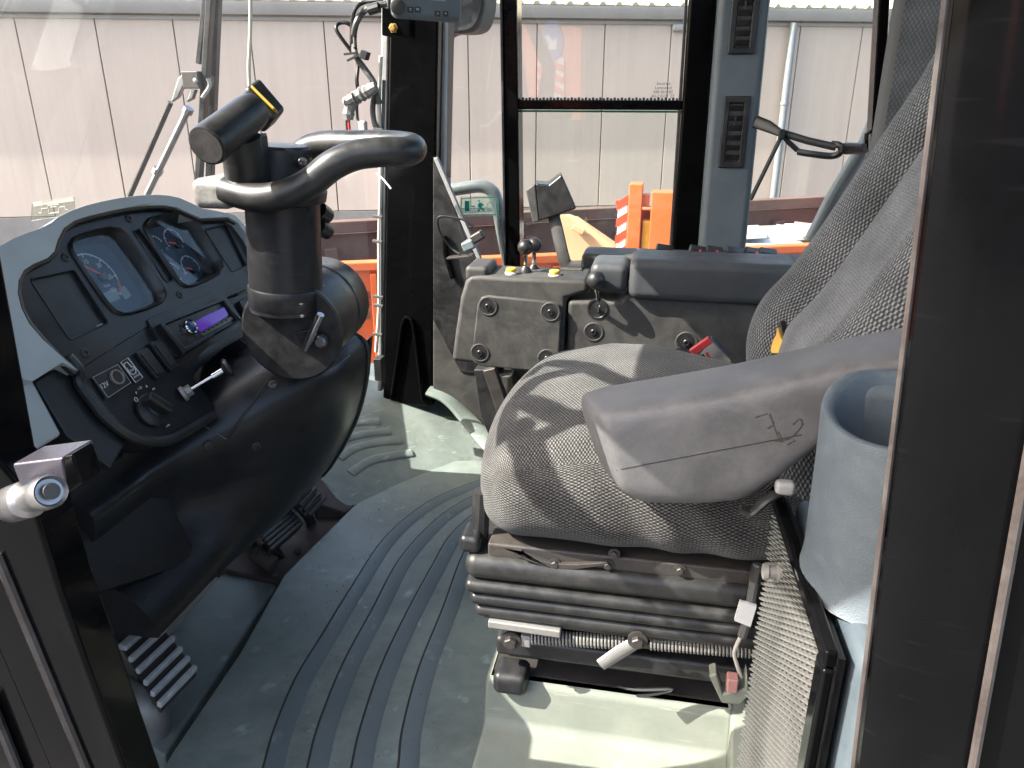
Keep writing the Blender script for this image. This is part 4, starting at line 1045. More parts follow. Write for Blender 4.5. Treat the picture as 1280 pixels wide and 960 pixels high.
# main tube, collar
ct, cb = onY(353, 246, 1.02), onY(359, 385, 1.02)
MB().lathe([(0.052, 0), (0.0545, 0.004), (0.0545, 0.03), (0.0535, 0.032)], cb+(ct-cb)*0.02, (ct-cb), 44).build("base_collar", COVER, scol)
MB().lathe([(0.0535, 0), (0.0525, 0.03), (0.0515, 0.12), (0.0515, (ct-cb).length+0.01)], cb, (ct-cb), 44).build("column_tube", COVER, scol)
# small chrome stalk on the drum
lp0, lp1 = onY(381, 437, 0.985), onY(401, 393, 0.975)
MB().tube([lp0, lp0.lerp(lp1, .3), lp1], [0.0045, 0.0058, 0.0052], 12).build("tilt_lever", CHROME, scol)
MB().lathe([(0.009, -0.012), (0.009, 0.0), (0.006, 0.003)], onY(400, 428, 0.99), dax*-1, 16).build("lever_bolt", STEEL, scol)
MB().prism([onY(x, y, 1.0) for x, y in ((368, 415), (385, 412), (402, 420), (400, 434), (380, 436))], V((0, 0.01, 0))).build("lever_slot", BLACK, scol, 0.002)
# stalk stub on the far side of the tube
MB().tube([onY(398, 262, 1.06), onY(408, 270, 1.08)], 0.013, 12).tube([onY(398, 282, 1.06), onY(409, 290, 1.08)], 0.012, 12).build("stalk_stub", BLACK, scol)

# steering wheel: hub, horned loop, T-shaped grip
swh = thing("steering_wheel", "black horned steering wheel with a looped rim and a T-shaped grip", "steering wheel", onY(350, 240, 1.02))
wa = (ct-cb).normalized()
MB().lathe([(0.050, -0.008), (0.060, -0.004), (0.062, 0.010), (0.058, 0.018), (0.044, 0.020), (0.042, 0.06), (0.041, 0.066), (0.036, 0.070), (0.002, 0.071)], ct, wa, 44).build("hub", GRIP, swh)
hz = 1.02
loopp = [onY(283, 238, 0.955), onY(320, 247, 0.945), onY(355, 243, 0.945), onY(388, 228, 0.95), onY(415, 207, 0.955), onY(445, 194, 0.965), onY(480, 190, 0.975), onY(505, 190, 0.99), onY(516, 186, 1.02), onY(505, 182, 1.055), onY(475, 180, 1.075), onY(440, 180, 1.085), onY(410, 180, 1.095), onY(385, 186, 1.095), onY(362, 205, 1.085), onY(340, 225, 1.075)]
MB().tube(sm(loopp, 6), 0.0190, 18).build("rim_loop", GRIP, swh)
MB().rbox(onY(284, 238, 0.985), (0.028, 0.045, 0.020), 0.012, fn=None).build("hub_arm", WORN_GLINT, swh)
MB().tube([onY(300, 238, 0.99), onY(352, 240, 1.0)], 0.028, 16, flat=0.75, up=(0, 0, 1)).build("hub_bridge", GRIP, swh)
MB().tube([onY(308, 232, 0.965), onY(305, 200, 0.955), onY(297, 172, 0.945)], [0.022, 0.0225, 0.024], 20, flat=1.25, up=(1, 0, 0)).build("grip_stem", GRIP, swh)
g0, g1 = onY(258, 183, 0.86), onY(316, 138, 0.965)
ga = (g1-g0).normalized(); gL = (g1-g0).length
MB().lathe([(0.0205, 0.0), (0.0235, 0.0015), (0.0245, 0.006), (0.0240, 0.04), (0.0235, gL*0.85), (0.022, gL)], g0, ga, 36).build("grip_bar", GRIP, swh)
MB().lathe([(0.0205, -0.0006), (0.0203, 0.0004)], g0, ga, 36).build("grip_cap", plastic("cap_brown", (0.075, 0.065, 0.06), 0.4, 500, 0.2, 0.1), swh)
MB().prism([onY(x, y, 0.955) for x, y in ((272, 195), (322, 165), (329, 235), (296, 235), (283, 222))], V((0.0, 0.03, 0))).build("grip_web", GRIP, swh, 0.006)
fl0, fl1 = onY(309, 112, 1.0), onY(343, 152, 1.0)
MB().rbox(fl0.lerp(fl1, .5), ((fl1-fl0).length/2, 0.018, 0.017), 0.006, ((fl1-fl0).normalized(), ga, (fl1-fl0).normalized().cross(ga))).build("grip_head", GRIP, swh)
MB().bar(onY(317, 111, 0.985), onY(345, 139, 0.985), 0.0035, 0.026, FW).build("head_plate", YELLOW, swh, 0.001)
MB().lathe([(0.006, 0), (0.006, 0.008), (0.004, 0.010)], onY(378, 206, 1.0), V((0.4, -0.6, 0.6)), 14).build("rim_bolt", STEEL, swh)

# mostly hidden deck between the hood and the windshield, added to block sunlight
MB().prism([V((-0.86, 0.74, 0.60)), V((-0.86, 1.34, 0.60)), V((-1.06, 1.34, 0.56)), V((-1.10, 0.98, 0.56)), V((-1.06, 0.70, 0.56))], V((0, 0, -0.05))).build("deck", SHELL, dash, 0.01)

MB().prism([V((-1.10, 0.62, 0.0)), V((-1.10, 1.66, 0.0)), V((-1.10, 1.66, 0.58)), V((-1.10, 0.62, 0.58))], V((-0.03, 0, 0))).build("sun_block_apron", COVER, dash, 0.005)  # unseen board added to shade the footwell and ramp
MB().tube(sm([p+V((0.001, 0.0, 0)) for p in csec(1.203)[2:10]], 4), 0.0038, 8).build("cover_edge", BLACK, cov)

# ================================================================== DRIVER'S SEAT
seat = thing("driver_seat", "driver's seat in worn grey woven cloth on a black sprung bellows base", "seat", (0.02, 0.92, 0.165))
def cush(p):
    x, y, z = p
    top = max(0, z)/0.062
    z2 = z + top*(0.012*cos(y/0.205*1.45) + 0.010*cos((x+0.06)/0.24*1.4) - 0.012) - max(0, (-x-0.13))*(0.10+0.09*z/0.062) - max(0, x+0.06)*0.17*top
    x2 = x + (0.028*(y/0.205)**2 if x < 0 else 0)*abs(min(0, x))/0.25
    wr = max(0, min(1, (-y-0.12)/0.08))*max(0, min(1, (0.035-z)/0.05))
    w_ = 0.0035*wr*sin(62*x+48*z+2.2*sin(17*x))
    return (x2, y*(1+0.02*cos(z/0.062*1.5))-w_, z2)
MB().rbox((0.060, 0.905, 0.443), (0.258, 0.205, 0.062), 0.050, None, cush, k=8, m_=44).build("cushion", SEATF, seat, ang=80)
pts = [(931, 470), (931, 440), (932, 412), (940, 385), (955, 360), (985, 328), (1020, 280), (1060, 220), (1100, 160), (1140, 100), (1160, 66), (1176, 50), (1200, 56)]
C_ = sm([onY(x, y, 1.10) for x, y in pts], 5)
C_ = [V((p.x, 0, p.z)) for p in C_]
c0 = C_[0]; C_ = [c0+V((0.02, 0, -0.09))]+C_
Ls = [0.0]
for i in range(1, len(C_)): Ls.append(Ls[-1]+(C_[i]-C_[i-1]).length)
def backstrip(sec, name, mat, fixuv=0.0):
    S_ = sm([V((y, f, 0)) for y, f in sec], 6)
    d_ = [0.0]
    for i in range(1, len(S_)): d_.append(d_[-1]+(S_[i]-S_[i-1]).length)
    nC, nS_ = len(C_), len(S_)
    def fn(a, b):
        i = int(round(a*(nC-1))); j = int(round(b*(nS_-1)))
        T = (C_[min(i+1, nC-1)]-C_[max(i-1, 0)]).normalized(); Nn = V((-T.z, 0, T.x))
        k = 1.0 if i < nC-8 else max(0.35, (nC-1-i)/8)
        p = C_[i]+Nn*(S_[j].y*k-0.028); return V((p.x, S_[j].x, p.z))
    return MB().grid(fn, nC-1, nS_-1, lambda a, b: (d_[int(round(b*(nS_-1)))]+fixuv, Ls[int(round(a*(nC-1)))])).build(name, mat, seat, ang=80)
fb = backstrip([(1.085, -0.10), (1.104, -0.05), (1.104, -0.005), (1.085, 0.022), (1.050, 0.030), (1.018, 0.018), (1.002, -0.004)], "side_bolster", BACKF)
backstrip([(1.002, -0.006), (0.985, 0.000), (0.93, -0.001), (0.88, -0.001), (0.826, 0.000), (0.812, -0.006)], "centre_panel", BACKC)
backstrip([(0.812, -0.004), (0.796, 0.018), (0.765, 0.030), (0.730, 0.022), (0.711, -0.005), (0.711, -0.05), (0.730, -0.10)], "side_bolster", BACKF)
backstrip([(0.728, -0.095), (0.90, -0.115), (1.087, -0.095)], "back_shell", BLACK)
# torn patch of foam on the bolster
bvb = surf_of(fb)
hp = hit(bvb, 968, 424)[0] or onY(968, 424, 1.05)
FF = Frame(hp+V((-0.008, -0.008, 0.002)), V((0.62, -0.78, 0.0)), V((0.15, 0.1, 1)))
MB().plate(FF, sm2([FF.uv(x, y) for x, y in ((964, 444), (966, 426), (971, 414), (975, 400), (978, 414), (985, 424), (991, 436), (987, 446))], 3), (), -0.010, 0.0).build("tear_edge", BLACK, fb, 0.001)
MB().plate(FF, sm2([FF.uv(x, y) for x, y in ((967, 441), (969, 427), (973, 419), (975, 409), (978, 419), (982, 428), (984, 439))], 3), (), -0.004, 0.005).build("foam_tear", FOAM, fb, 0.003)
# armrest, tilted and thick, on the near side
def lerp_tab(tab, u):
    for k_ in range(len(tab)-1):
        if u <= tab[k_+1][0] or k_ == len(tab)-2:
            a_, b_ = tab[k_], tab[k_+1]; t_ = (u-a_[0])/(b_[0]-a_[0])
            return (a_[1]+(b_[1]-a_[1])*t_, a_[2]+(b_[2]-a_[2])*t_)
us_ = (0, 0.1, 0.35, 0.5, 0.65, 0.78, 1.0)
NT = [(u,)+p for u, p in zip(us_, ((736, 522), (780, 513), (880, 498), (945, 486), (1005, 470), (1060, 458), (1210, 432)))]
NB = [(u,)+p for u, p in zip(us_, ((766, 612), (804, 633), (880, 634), (935, 629), (985, 592), (1040, 549), (1200, 510)))]
FT = [(u,)+p for u, p in zip(us_, ((712, 494), (742, 479), (850, 460), (920, 447), (990, 431), (1055, 417), (1210, 387)))]
FB = [(u,)+p for u, p in zip(us_, ((742, 580), (786, 612), (860, 614), (925, 607), (975, 572), (1035, 532), (1200, 488)))]
def arm_pt(a_, b_):
    u = a_**1.4
    us2 = [max(0, min(1, u+d_)) for d_ in (-0.04, -0.02, 0, 0.02, 0.04)]
    def cor(tab, Y): return sum((onY(*lerp_tab(tab, x_), Y) for x_ in us2), V((0, 0, 0)))/5
    nt, nb, ft, fb_ = cor(NT, 0.60), cor(NB, 0.60), cor(FT, 0.69), cor(FB, 0.69)
    th = 2*pi*b_
    cs, sn = cos(th), sin(th)
    p_ = math.copysign(abs(cs)**0.34, cs); q_ = math.copysign(abs(sn)**0.34, sn)
    e = 1.0 if u > 0.065 else max(0.02, (1-(1-u/0.065)**2.6)**(1/2.6))
    p_, q_ = 0.5+0.5*p_*e, 0.5+0.5*q_*e
    return (nb*(1-q_)+nt*q_)*(1-p_)+(fb_*(1-q_)+ft*q_)*p_
arm = MB().grid(arm_pt, 70, 64).build("armrest", ARM, seat, ang=70)
# seam and scuffs on the armrest
bva = surf_of(arm)
MB().tube([q for q in (hit(bva, x, 588-(x-768)*0.19, 0.0)[0] for x in range(770, 1010, 8)) if q is not None], 0.0005, 6).build("mould_seam", GROOVE, arm)
for P_ in ([(962, 517), (966, 528), (972, 545), (977, 553)], [(968, 551), (984, 549), (995, 541), (1003, 530), (999, 524), (991, 531)], [(973, 540), (979, 552)], [(944, 522), (960, 517)], [(984, 556), (994, 550)], [(958, 536), (968, 531)]):
    q_ = [hit(bva, x, y, 0.0)[0] for x, y in P_]
    q_ = [q for q in q_ if q is not None]
    if len(q_) > 1: MB().tube(sm(q_, 5), [0.0004+0.0008*random.random() for _ in range((len(q_)-1)*5+1)], 6, flat=0.3, up=(0, 1, 0)).build("scuff_mark", IRON, arm)
MB().tube([onY(1060, 560, 0.66), onY(1062, 556, 0.72)], 0.016, 14).build("armrest_pivot", BLACK, seat)
# seat frame rail, bolts
MB().box(V((0.005, 0.735, 0.368)), (0.345, 0.035, 0.018)).build("frame_rail", IRON, seat, 0.003)
MB().box(V((0.01, 0.91, 0.366)), (0.33, 0.32, 0.012)).build("seat_pan", IRON, seat, 0.003)
MB().prism([onY(x, y, 0.712) for x, y in ((640, 688), (652, 690), (655, 700), (690, 712), (720, 712), (760, 707), (760, 703), (720, 706), (690, 705))], V((0, 0.01, 0))).build("frame_bracket", IRON, seat, 0.001)
for x, y in ((694, 704), (768, 692), (760, 706), (850, 712)):
    inst(bolt_me, "bolt", seat, mat_at(onY(x, y, 0.716), (0, -1, 0)) @ Matrix.Scale(0.75, 4))
# bellows
MB().rbox((-0.012, 0.92, 0.346), (0.182, 0.212, 0.0155), 0.0135, k=5, m_=5).build("bellows_fold", BELLOW, seat)
for i, (z, dx, h) in enumerate(((0.3225, 0.0, 0.0078), (0.305, -0.003, 0.0078), (0.2875, -0.006, 0.0078))):
    MB().rbox((-0.010+0.002*i, 0.92, z), (0.183+dx, 0.214+dx*0.8, h), 0.0074, k=5, m_=5).build("bellows_fold", BELLOW, seat)
MB().box(V((-0.01, 0.92, 0.31)), (0.33, 0.39, 0.08)).build("bellows_core", BLACK, seat)
MB().rbox((-0.188, 0.735, 0.372), (0.013, 0.02, 0.011), 0.008).build("adjuster_button", BLACK, seat)
MB().tube([V((-0.182, 0.74, 0.362)), V((-0.178, 0.74, 0.43))], 0.010, 10).build("adjuster_post", BLACK, seat)
# lower rails, spring, levers
MB().box(V((0.0, 0.90, 0.276)), (0.325, 0.36, 0.010)).build("upper_plate", IRON, seat, 0.002)
MB().bar(onY(612, 774, 0.718), onY(702, 787, 0.718), 0.02, 0.010).build("plate_lug", ZINC, seat, 0.002)
MB().box(V((-0.005, 0.90, 0.226)), (0.315, 0.34, 0.026)).build("lower_rail", BLACK, seat, 0.006)
MB().rbox(onY(640, 845, 0.74), (0.021, 0.02, 0.015), 0.009).build("rail_end", BLACK, seat)
for (xa, ya, xb, yb, n_) in ((664, 796, 782, 803, 27), (812, 803, 948, 814, 30)):
    A_, B_ = onY(xa, ya, 0.724), onY(xb, yb, 0.724)
    pp = []
    for i in range(n_*10+1):
        t = i/(n_*10); a_ = 2*pi*n_*t
        pp.append(A_.lerp(B_, t)+V((0, 0.0078*cos(a_), 0.0078*sin(a_))))
    MB().tube(pp, 0.00135, 6).build("coil_spring", ZINC, seat)
MB().tube([onY(640, 796, 0.73), onY(960, 816, 0.73)], 0.004, 8).build("spring_rod", IRON, seat)
inst(bolt_me, "bolt", seat, mat_at(onY(639, 800, 0.715), (0, -1, 0)) @ Matrix.Scale(1.4, 4))
MB().box(onY(658, 798, 0.722), (0.012, 0.014, 0.016)).build("spring_hook", ZINC, seat, 0.002)
MB().tube([onY(797, 802, 0.705), onY(775, 815, 0.70), onY(751, 831, 0.695)], [0.008, 0.0085, 0.0075], 12, flat=0.5, up=(0, 1, 0)).build("height_lever", ZINC, seat)
inst(bolt_me, "bolt", seat, mat_at(onY(797, 800, 0.700), (0, -1, 0)) @ Matrix.Scale(1.3, 4))
MB().box(V((-0.02, 0.93, 0.186)), (0.27, 0.30, 0.055)).build("base_frame", BLACK, seat)
MB().box(V((-0.025, 0.93, 0.1695)), (0.288, 0.355, 0.003)).build("cavity_shade", IRON, seat)  # dark sheet put in for the shade of the open pan
MB().box(onY(693, 851, 0.765), (0.022, 0.01, 0.020)).build("sun_patch", ZINC, seat, 0.002)  # pale block standing in for sun falling through the gap
MB().tube(sm([onY(760, 855, .76), onY(795, 862, .745), onY(840, 862, .74), onY(800, 870, .745), onY(745, 872, .75)], 5), 0.0022, 6).build("wire", WIREB, seat)

ped = thing("seat_pedestal", "pale grey-green moulded pedestal with a stepped front, below the seat", "pedestal", (-0.02, 0.85, 0.0))
prof = [(1.12, 0.168), (0.745, 0.168), (0.739, 0.165), (0.727, 0.114), (0.715, 0.107), (0.60, 0.100), (0.54, 0.0), (1.12, 0.0)]
MB().prism([V((-0.178, y, z)) for y, z in prof], V((0.300, 0, 0))).build("body", PEDEST, ped, 0.008, seg=3)
MB().prism([V((0.118, y, z)) for y, z in ((0.80, 0.0), (0.80, 0.165), (0.735, 0.165), (0.69, 0.12), (0.55, 0.115), (0.50, 0.0))], V((0.020, 0, 0))).build("end_trim", PEDEST, ped, 0.004)

# belt cable with its paper tag and connector
bc = thing("sensor_cable", "grey sensor cable with white paper tag, hanging into a loose connector beside the mesh screen", "cable", onY(915, 880, 0.70))
MB().tube(sm([onY(948, 705, 0.705), onY(942, 735, 0.70), onY(936, 770, 0.697), onY(928, 795, 0.697)], 5), 0.0055, 10).build("sleeve", WIRE, bc)
MB().tube(sm([onY(926, 795, 0.697), onY(918, 815, 0.697), onY(921, 830, 0.697), onY(926, 846, 0.697)], 5), 0.0022, 8).build("lead", WIREL, bc)
MB().prism([onY(x, y, 0.690) for x, y in ((925, 752), (946, 758), (938, 784), (918, 776))], V((0, 0.004, 0))).build("paper_tag", WHITE, bc)
MB().tube([onY(949, 708, 0.705), onY(945, 726, 0.702)], 0.008, 10).build("gland", BLACK, bc)
MB().prism([onY(x, y, 0.688) for x, y in ((886, 846), (896, 842), (904, 868), (930, 862), (934, 842), (938, 870), (926, 882), (902, 880))], V((0, 0.02, 0))).build("connector_shell", PEDEST, bc, 0.003)
MB().box(onY(915, 853, 0.69), (0.012, 0.014, 0.018)).build("connector_plug", plastic("pink_plug", (0.45, 0.22, 0.2), 0.5), bc, 0.002)

# ================================================================== NEAR SIDE BOX WITH CUP HOLDER AND MESH SCREEN
box = thing("side_box", "blue-grey moulded side box with a tall cup holder, beside the near door post", "side box", (0.25, 0.65, 0.0))
MB().prism([V((0.135, 0.656, 0.507)), V((0.143, 0.434, 0.507)), V((0.246, 0.375, 0.507)), V((0.377, 0.375, 0.507)), V((0.377, 0.688, 0.507))], V((0, 0, -0.53))).build("body", CUPB, box, 0.014, seg=3)
cq = V((0.180, 0.530, 0.0))
cp = MB(); nA = 48
def cup_h(a):          # rim dips towards the seat side
    return 0.652-0.016*max(0, cos(a-radians(215)))
ou, inn = [], []
def ring(r, zf, off=0): return [V((cq.x+r*cos(2*pi*i/nA), cq.y+r*1.05*sin(2*pi*i/nA), zf(2*pi*i/nA))) for i in range(nA)]
R_ = [ring(0.062, lambda a: 0.504), ring(0.0585, lambda a: 0.511), ring(0.0575, lambda a: 0.525), ring(0.0590, lambda a: 0.60), ring(0.0605, lambda a: cup_h(a)-0.006), ring(0.0600, lambda a: cup_h(a)-0.001), ring(0.0585, lambda a: cup_h(a)), ring(0.0535, lambda a: cup_h(a)-0.001), ring(0.0510, lambda a: cup_h(a)-0.004), ring(0.044, lambda a: 0.563), ring(0.001, lambda a: 0.561)]
for r_ in R_: cp.v += r_
for k in range(len(R_)-1):
    for i in range(nA): cp.f.append((k*nA+i, k*nA+(i+1) % nA, (k+1)*nA+(i+1) % nA, (k+1)*nA+i))
cp.build("cup_holder", CUP, box, ang=50)
MB().rbox((cq.x+0.052, cq.y+0.060, 0.560), (0.080, 0.014, 0.084), 0.012).build("cup_back", CUP, box)
# mesh screen facing the front
g0 = V((0.123, 0.656, 0)); g1 = V((0.131, 0.440, 0))
gu_ = (g1-g0).normalized(); gn_ = V((-gu_.y*-1, gu_.x*-1, 0)); gn_ = V((gu_.y, -gu_.x, 0))
if gn_.x > 0: gn_ = -gn_
MF = Frame(g0, gu_, (0, 0, 1)); GL = (g1-g0).length
scr = thing("mesh_screen", "expanded metal screen in a gloss black frame, fixed to the side box facing forward", "grille", (0.14, 0.66, -0.02))
MB().box(MF.p(GL/2, 0.24, -0.005*MF.n.dot(gn_)), (GL, 0.52, 0.004), (MF.u, MF.v, MF.n)).build("backing", BLACK, scr)
sg = 1 if MF.n.dot(gn_) > 0 else -1
me_ = MB()
nr, nc = 60, 24
for i in range(nr):
    for j in range(nc):
        a_ = (j+0.5*(i % 2)+0.5)*(GL-0.016)/nc; b_ = 0.0+i*0.0085
        if b_ > 0.490: continue
        w, h = 0.0082/2, 0.0070/2
        p = [MF.p(a_-w, b_, sg*0.002), MF.p(a_, b_-h*0.9, sg*0.0015), MF.p(a_+w, b_, sg*0.002), MF.p(a_, b_+h*0.5, sg*0.0075), MF.p(a_, b_-h*0.1, sg*0.0065)]
        me_.add(p, [(0, 1, 4), (1, 2, 4), (2, 3, 4), (3, 0, 4), (0, 3, 2), (0, 2, 1)])
stuff(me_.build("metal_mesh", plastic("mesh_metal", (0.50, 0.49, 0.46), 0.35, 200, 0.1, 0.12, metal=0.75), scr, smooth=False))
for a0, b0, a1, b1 in ((-0.006, 0.503, GL+0.006, 0.503), (GL-0.018, 0.0, GL-0.018, 0.490)):
    MB().bar(MF.p(a0, b0, sg*0.004), MF.p(a1, b1, sg*0.004), 0.014 if b0 == b1 else 0.05, 0.010, gn_).build("frame", PAINT, scr, 0.003) if b0 == b1 else MB().box(MF.p(GL-0.004, 0.245, sg*0.004), (0.020, 0.50, 0.009), (MF.u, MF.v, MF.n)).build("frame", PAINT, scr, 0.003)
MB().lathe([(0.009, 0), (0.009, 0.003), (0.006, 0.004), (0.006, 0.010), (0.0074, 0.011), (0.007, 0.015), (0.0034, 0.016)], onX(976, 716, 0.122), gn_, 18).build("thumb_screw", ZINC, scr)
tc_ = thing("strap_clip", "black plastic clip with a pale chipped tip at the top corner of the mesh screen", "clip", onY(950, 640, 0.60))
MB().tube(sm([onY(925, 636, 0.60), onY(940, 640, 0.60), onY(958, 625, 0.60), onY(980, 612, 0.61)], 4), 0.006, 10, flat=.6).build("arm", BLACK, tc_)
MB().rbox(onY(981, 609, 0.605), (0.008, 0.006, 0.006), 0.004).build("tip", SEALM, tc_)

# ================================================================== RIGHT-HAND CONSOLE
YC = 1.45
con = thing("right_console", "charcoal right-hand control console with bolted cover plates and padded arm blocks", "console", (0.0, 1.58, 0.2))
p1 = [onY(x, y, YC) for x, y in ((564, 452), (568, 420), (575, 372), (581, 352), (587, 345), (600, 344), (640, 347), (730, 349), (736, 352), (735, 366), (708, 374), (704, 464), (640, 461))]
MB().prism(p1, V((0, 0.11, 0))).build("front_housing", CONS, con, 0.010, seg=3)
cvp = [onY(x, y, YC-0.001) for x, y in ((594, 452), (591, 445), (598, 380), (603, 370), (612, 368), (694, 376), (701, 380), (703, 390), (699, 455), (694, 461), (686, 463), (604, 456))]
cv_ = MB().prism(cvp, V((0, -0.012, 0))).build("cover_plate", CONS, con, 0.004, seg=3)
def recess(x, y, par, Y, sc=1.0):
    p = onY(x, y, Y)
    MB().lathe([(0.0200*sc, -0.001), (0.0190*sc, 0.0010), (0.0175*sc, 0.0014), (0.0155*sc, 0.0004)], p, (0, -1, 0), 30).build("recess_ring", CONS, par)
    MB().lathe([(0.0152*sc, 0.0), (0.0150*sc, 0.0007)], p, (0, -1, 0), 26).build("recess_shade", BLACK, par)  # black disc colours in the shade of the dish
    inst(screw_me, "recessed_screw", par, mat_at(p+V((0, -0.0002, 0)), (0, -1, 0)) @ Matrix.Scale(1.05*sc, 4))
for x, y in ((610, 383), (688, 390), (600, 441), (684, 448)): recess(x, y, cv_, YC-0.0135)
p2 = [onY(x, y, YC) for x, y in ((708, 448), (710, 376), (776, 376), (784, 366), (960, 380), (985, 400), (985, 470), (880, 462))]
r2_ = MB().prism(p2, V((0, 0.16, 0))).build("rear_housing", CONS, con, 0.009, seg=3)
recess(742, 415, r2_, YC-0.0005); recess(858, 428, r2_, YC-0.0005, 1.1)
MB().lathe([(0.021, -0.001), (0.021, 0.0015), (0.018, 0.002), (0.0165, 0.0004)], onY(747, 386, YC), (0, -1, 0), 24).build("lever_boot", BLACK, r2_)
sl_ = MB().tube(sm([onY(747, 388, YC-0.002), onY(749, 378, YC-0.025), onY(745, 360, YC-0.03)], 4), 0.0042, 10).build("lever_stalk", CHROME, con)
MB().ball(onY(745, 350, YC-0.03), 0.0175).build("lever_ball", BLACK, con)
def pad(x0, x1, yt, yb, Y0, Y1, name, r=0.016):
    a_, b_ = onY(x0, (yt+yb)/2, Y0), onY(x1, (yt+yb)/2, Y0)
    zt_, zb_ = onY((x0+x1)/2, yt, Y0).z, onY((x0+x1)/2, yb, Y0).z
    return MB().rbox(((a_.x+b_.x)/2, (Y0+Y1)/2, (zt_+zb_)/2), ((b_.x-a_.x)/2, (Y1-Y0)/2, (zt_-zb_)/2), r, k=4, m_=4).build(name, PADM, con)
pad(737, 785, 330, 367, YC-0.01, YC+0.09, "small_pad")
pad(786, 1000, 329, 380, YC-0.02, YC+0.10, "arm_pad")
# top deck with switches beyond the pad
zt_ = onY(880, 317, YC+0.15).z
MB().box(V((0.09, YC+0.17, zt_-0.03)), (0.50, 0.09, 0.05)).build("switch_deck", CONS, con, 0.008)
for x in (830, 872, 893, 918, 942, 960):
    p = onY(x, 317, YC+0.155)
    k_ = MB().box(V((p.x, YC+0.155, zt_+0.002)), (0.026, 0.035, 0.018), basis(V((0.15, -0.3, 1)))).build("rocker_switch", BLACK, con, 0.003)
    if x in (872, 893, 942):
        MB().box(V((p.x+0.004, YC+0.136, zt_+0.006)), (0.010, 0.004, 0.006), basis(V((0.15, -0.3, 1)))).build("red_mark", REDP, k_, 0.0005)
MB().rbox(onY(602, 337, YC+0.05), (0.024, 0.045, 0.016), 0.010).build("top_vent", CONS, con)
# two small ball levers, yellow buttons
for (xb, yb, xt, yt, dY, r_) in ((657, 338, 657, 309, 0.05, 0.0160), (667, 336, 668, 306, 0.085, 0.0150)):
    MB().tube([onY(xb, yb, YC+dY), onY(xt, yt, YC+dY)], 0.0045, 10).build("lever_stem", CHROME, con)
    MB().ball(onY(xt, yt, YC+dY), r_).build("lever_ball", BLACK, con)
    MB().lathe([(0.013, -0.004), (0.012, 0.006), (0.006, 0.014)], onY(xb, yb+3, YC+dY), (0, 0, 1), 16).build("lever_boot", BLACK, con)
MB().box(onY(664, 340, YC+0.07), (0.06, 0.05, 0.006)).build("lever_base", BLACK, con, 0.002)
for x, y, dY in ((639, 338, 0.03), (693, 341, 0.03)):
    MB().lathe([(0.0125, 0), (0.0125, 0.006), (0.0115, 0.007)], onY(x, y+6, YC+dY), (0, 0, 1), 20).build("button_base", WHITE, con)
    MB().lathe([(0.0105, 0.006), (0.0105, 0.013), (0.009, 0.015)], onY(x, y+6, YC+dY), (0, 0, 1), 20).build("yellow_button", YELLOW, con)
# block on its bent arm
blk = thing("joystick_block", "black square block on a bent metal arm, standing on the right console by the window", "joystick", onY(712, 335, YC+0.16))
Yb = YC+0.09
MB().prism([onY(x, y, Yb) for x, y in ((669, 229), (686, 231), (702, 218), (721, 261), (673, 277))], V((-0.01, 0.06, 0.0))).build("head", BLACK, blk, 0.004)
MB().prism([onY(x, y, Yb-0.001) for x, y in ((657, 238), (669, 229), (674, 277), (666, 279))], V((0.0, 0.05, 0.0))).build("head_side", CONS, blk, 0.003)
MB().tube(sm([onY(692, 270, Yb+0.02), onY(697, 290, Yb+0.01), onY(704, 320, Yb), onY(710, 332, Yb), onY(727, 333, Yb)], 4), 0.0125, 12, flat=.45, up=(0, 1, 0)).build("arm", CONS, blk)
MB().box(onY(715, 336, Yb), (0.045, 0.04, 0.008)).build("foot", CONS, blk, 0.002)
# belt buckle
bk = thing("belt_buckle", "black and red seat belt buckle tucked between the cushion and right console", "buckle", onY(885, 450, 1.20))
ba = (onY(905, 465, 1.18)-onY(872, 430, 1.24)).normalized()
bx = V((0, 1, 0)).cross(ba).normalized()
BA = (ba, V((0, 1, 0)), bx)
MB().box(onY(893, 446, 1.20), (0.060, 0.030, 0.040), BA).build("body", BLACK, bk, 0.004)
MB().bar(onY(864, 441, 1.183), onY(888, 424, 1.183), 0.012, 0.010, (0, 1, 0)).build("release_button", REDP, bk, 0.002)
for i in range(4):
    MB().bar(onY(868+5*i, 448-3.5*i+i, 1.182), onY(876+5*i, 461-3.5*i+i, 1.182), 0.004, 0.003, (0, 1, 0)).build("rib", REDP if i % 2 else BLACK, bk)
MB().tube(sm([onY(845, 441, 1.2), onY(866, 447, 1.19), onY(905, 466, 1.19)], 4), 0.008, 10).build("stalk", BLACK, bk)

# ================================================================== SMALL THINGS ROUND THE WINDOWS
mon = thing("display_monitor", "grey slim display box with small white keys, at the top of the front pillar", "monitor", onY(530, 20, 1.58))
MF2 = Frame(onY(535, 8, 1.56), (onY(572, 16, 1.58)-onY(498, 10, 1.52)), (0, 0, 1))
MB().rbox(MF2.p(0.0, 0.028, -0.012), (0.068, 0.052, 0.014), 0.012, (MF2.u, MF2.v, MF2.n)).build("body", TRIM, mon)
mw = MF2
for px_, t in ((513, "C"), (522, "M"), (547, "<"), (557, ">")):
    a_, b_ = MF2.uv(px_, 12 if px_ < 530 else 17, 0.003)
    MB().box(MF2.p(a_, b_, 0.002), (0.0115, 0.010, 0.003), (MF2.u, MF2.v, MF2.n)).build("key", BLACK, mon, 0.001)
    text_mesh(t, 0.006, MF2, a_, b_, 0.0042, WHITE, "key_symbol", mon)
a_, b_ = MF2.uv(537, 0, 0.003)
MB().box(MF2.p(a_+0.002, b_+0.006, 0.002), (0.06, 0.012, 0.002), (MF2.u, MF2.v, MF2.n)).build("screen", LCD, mon)
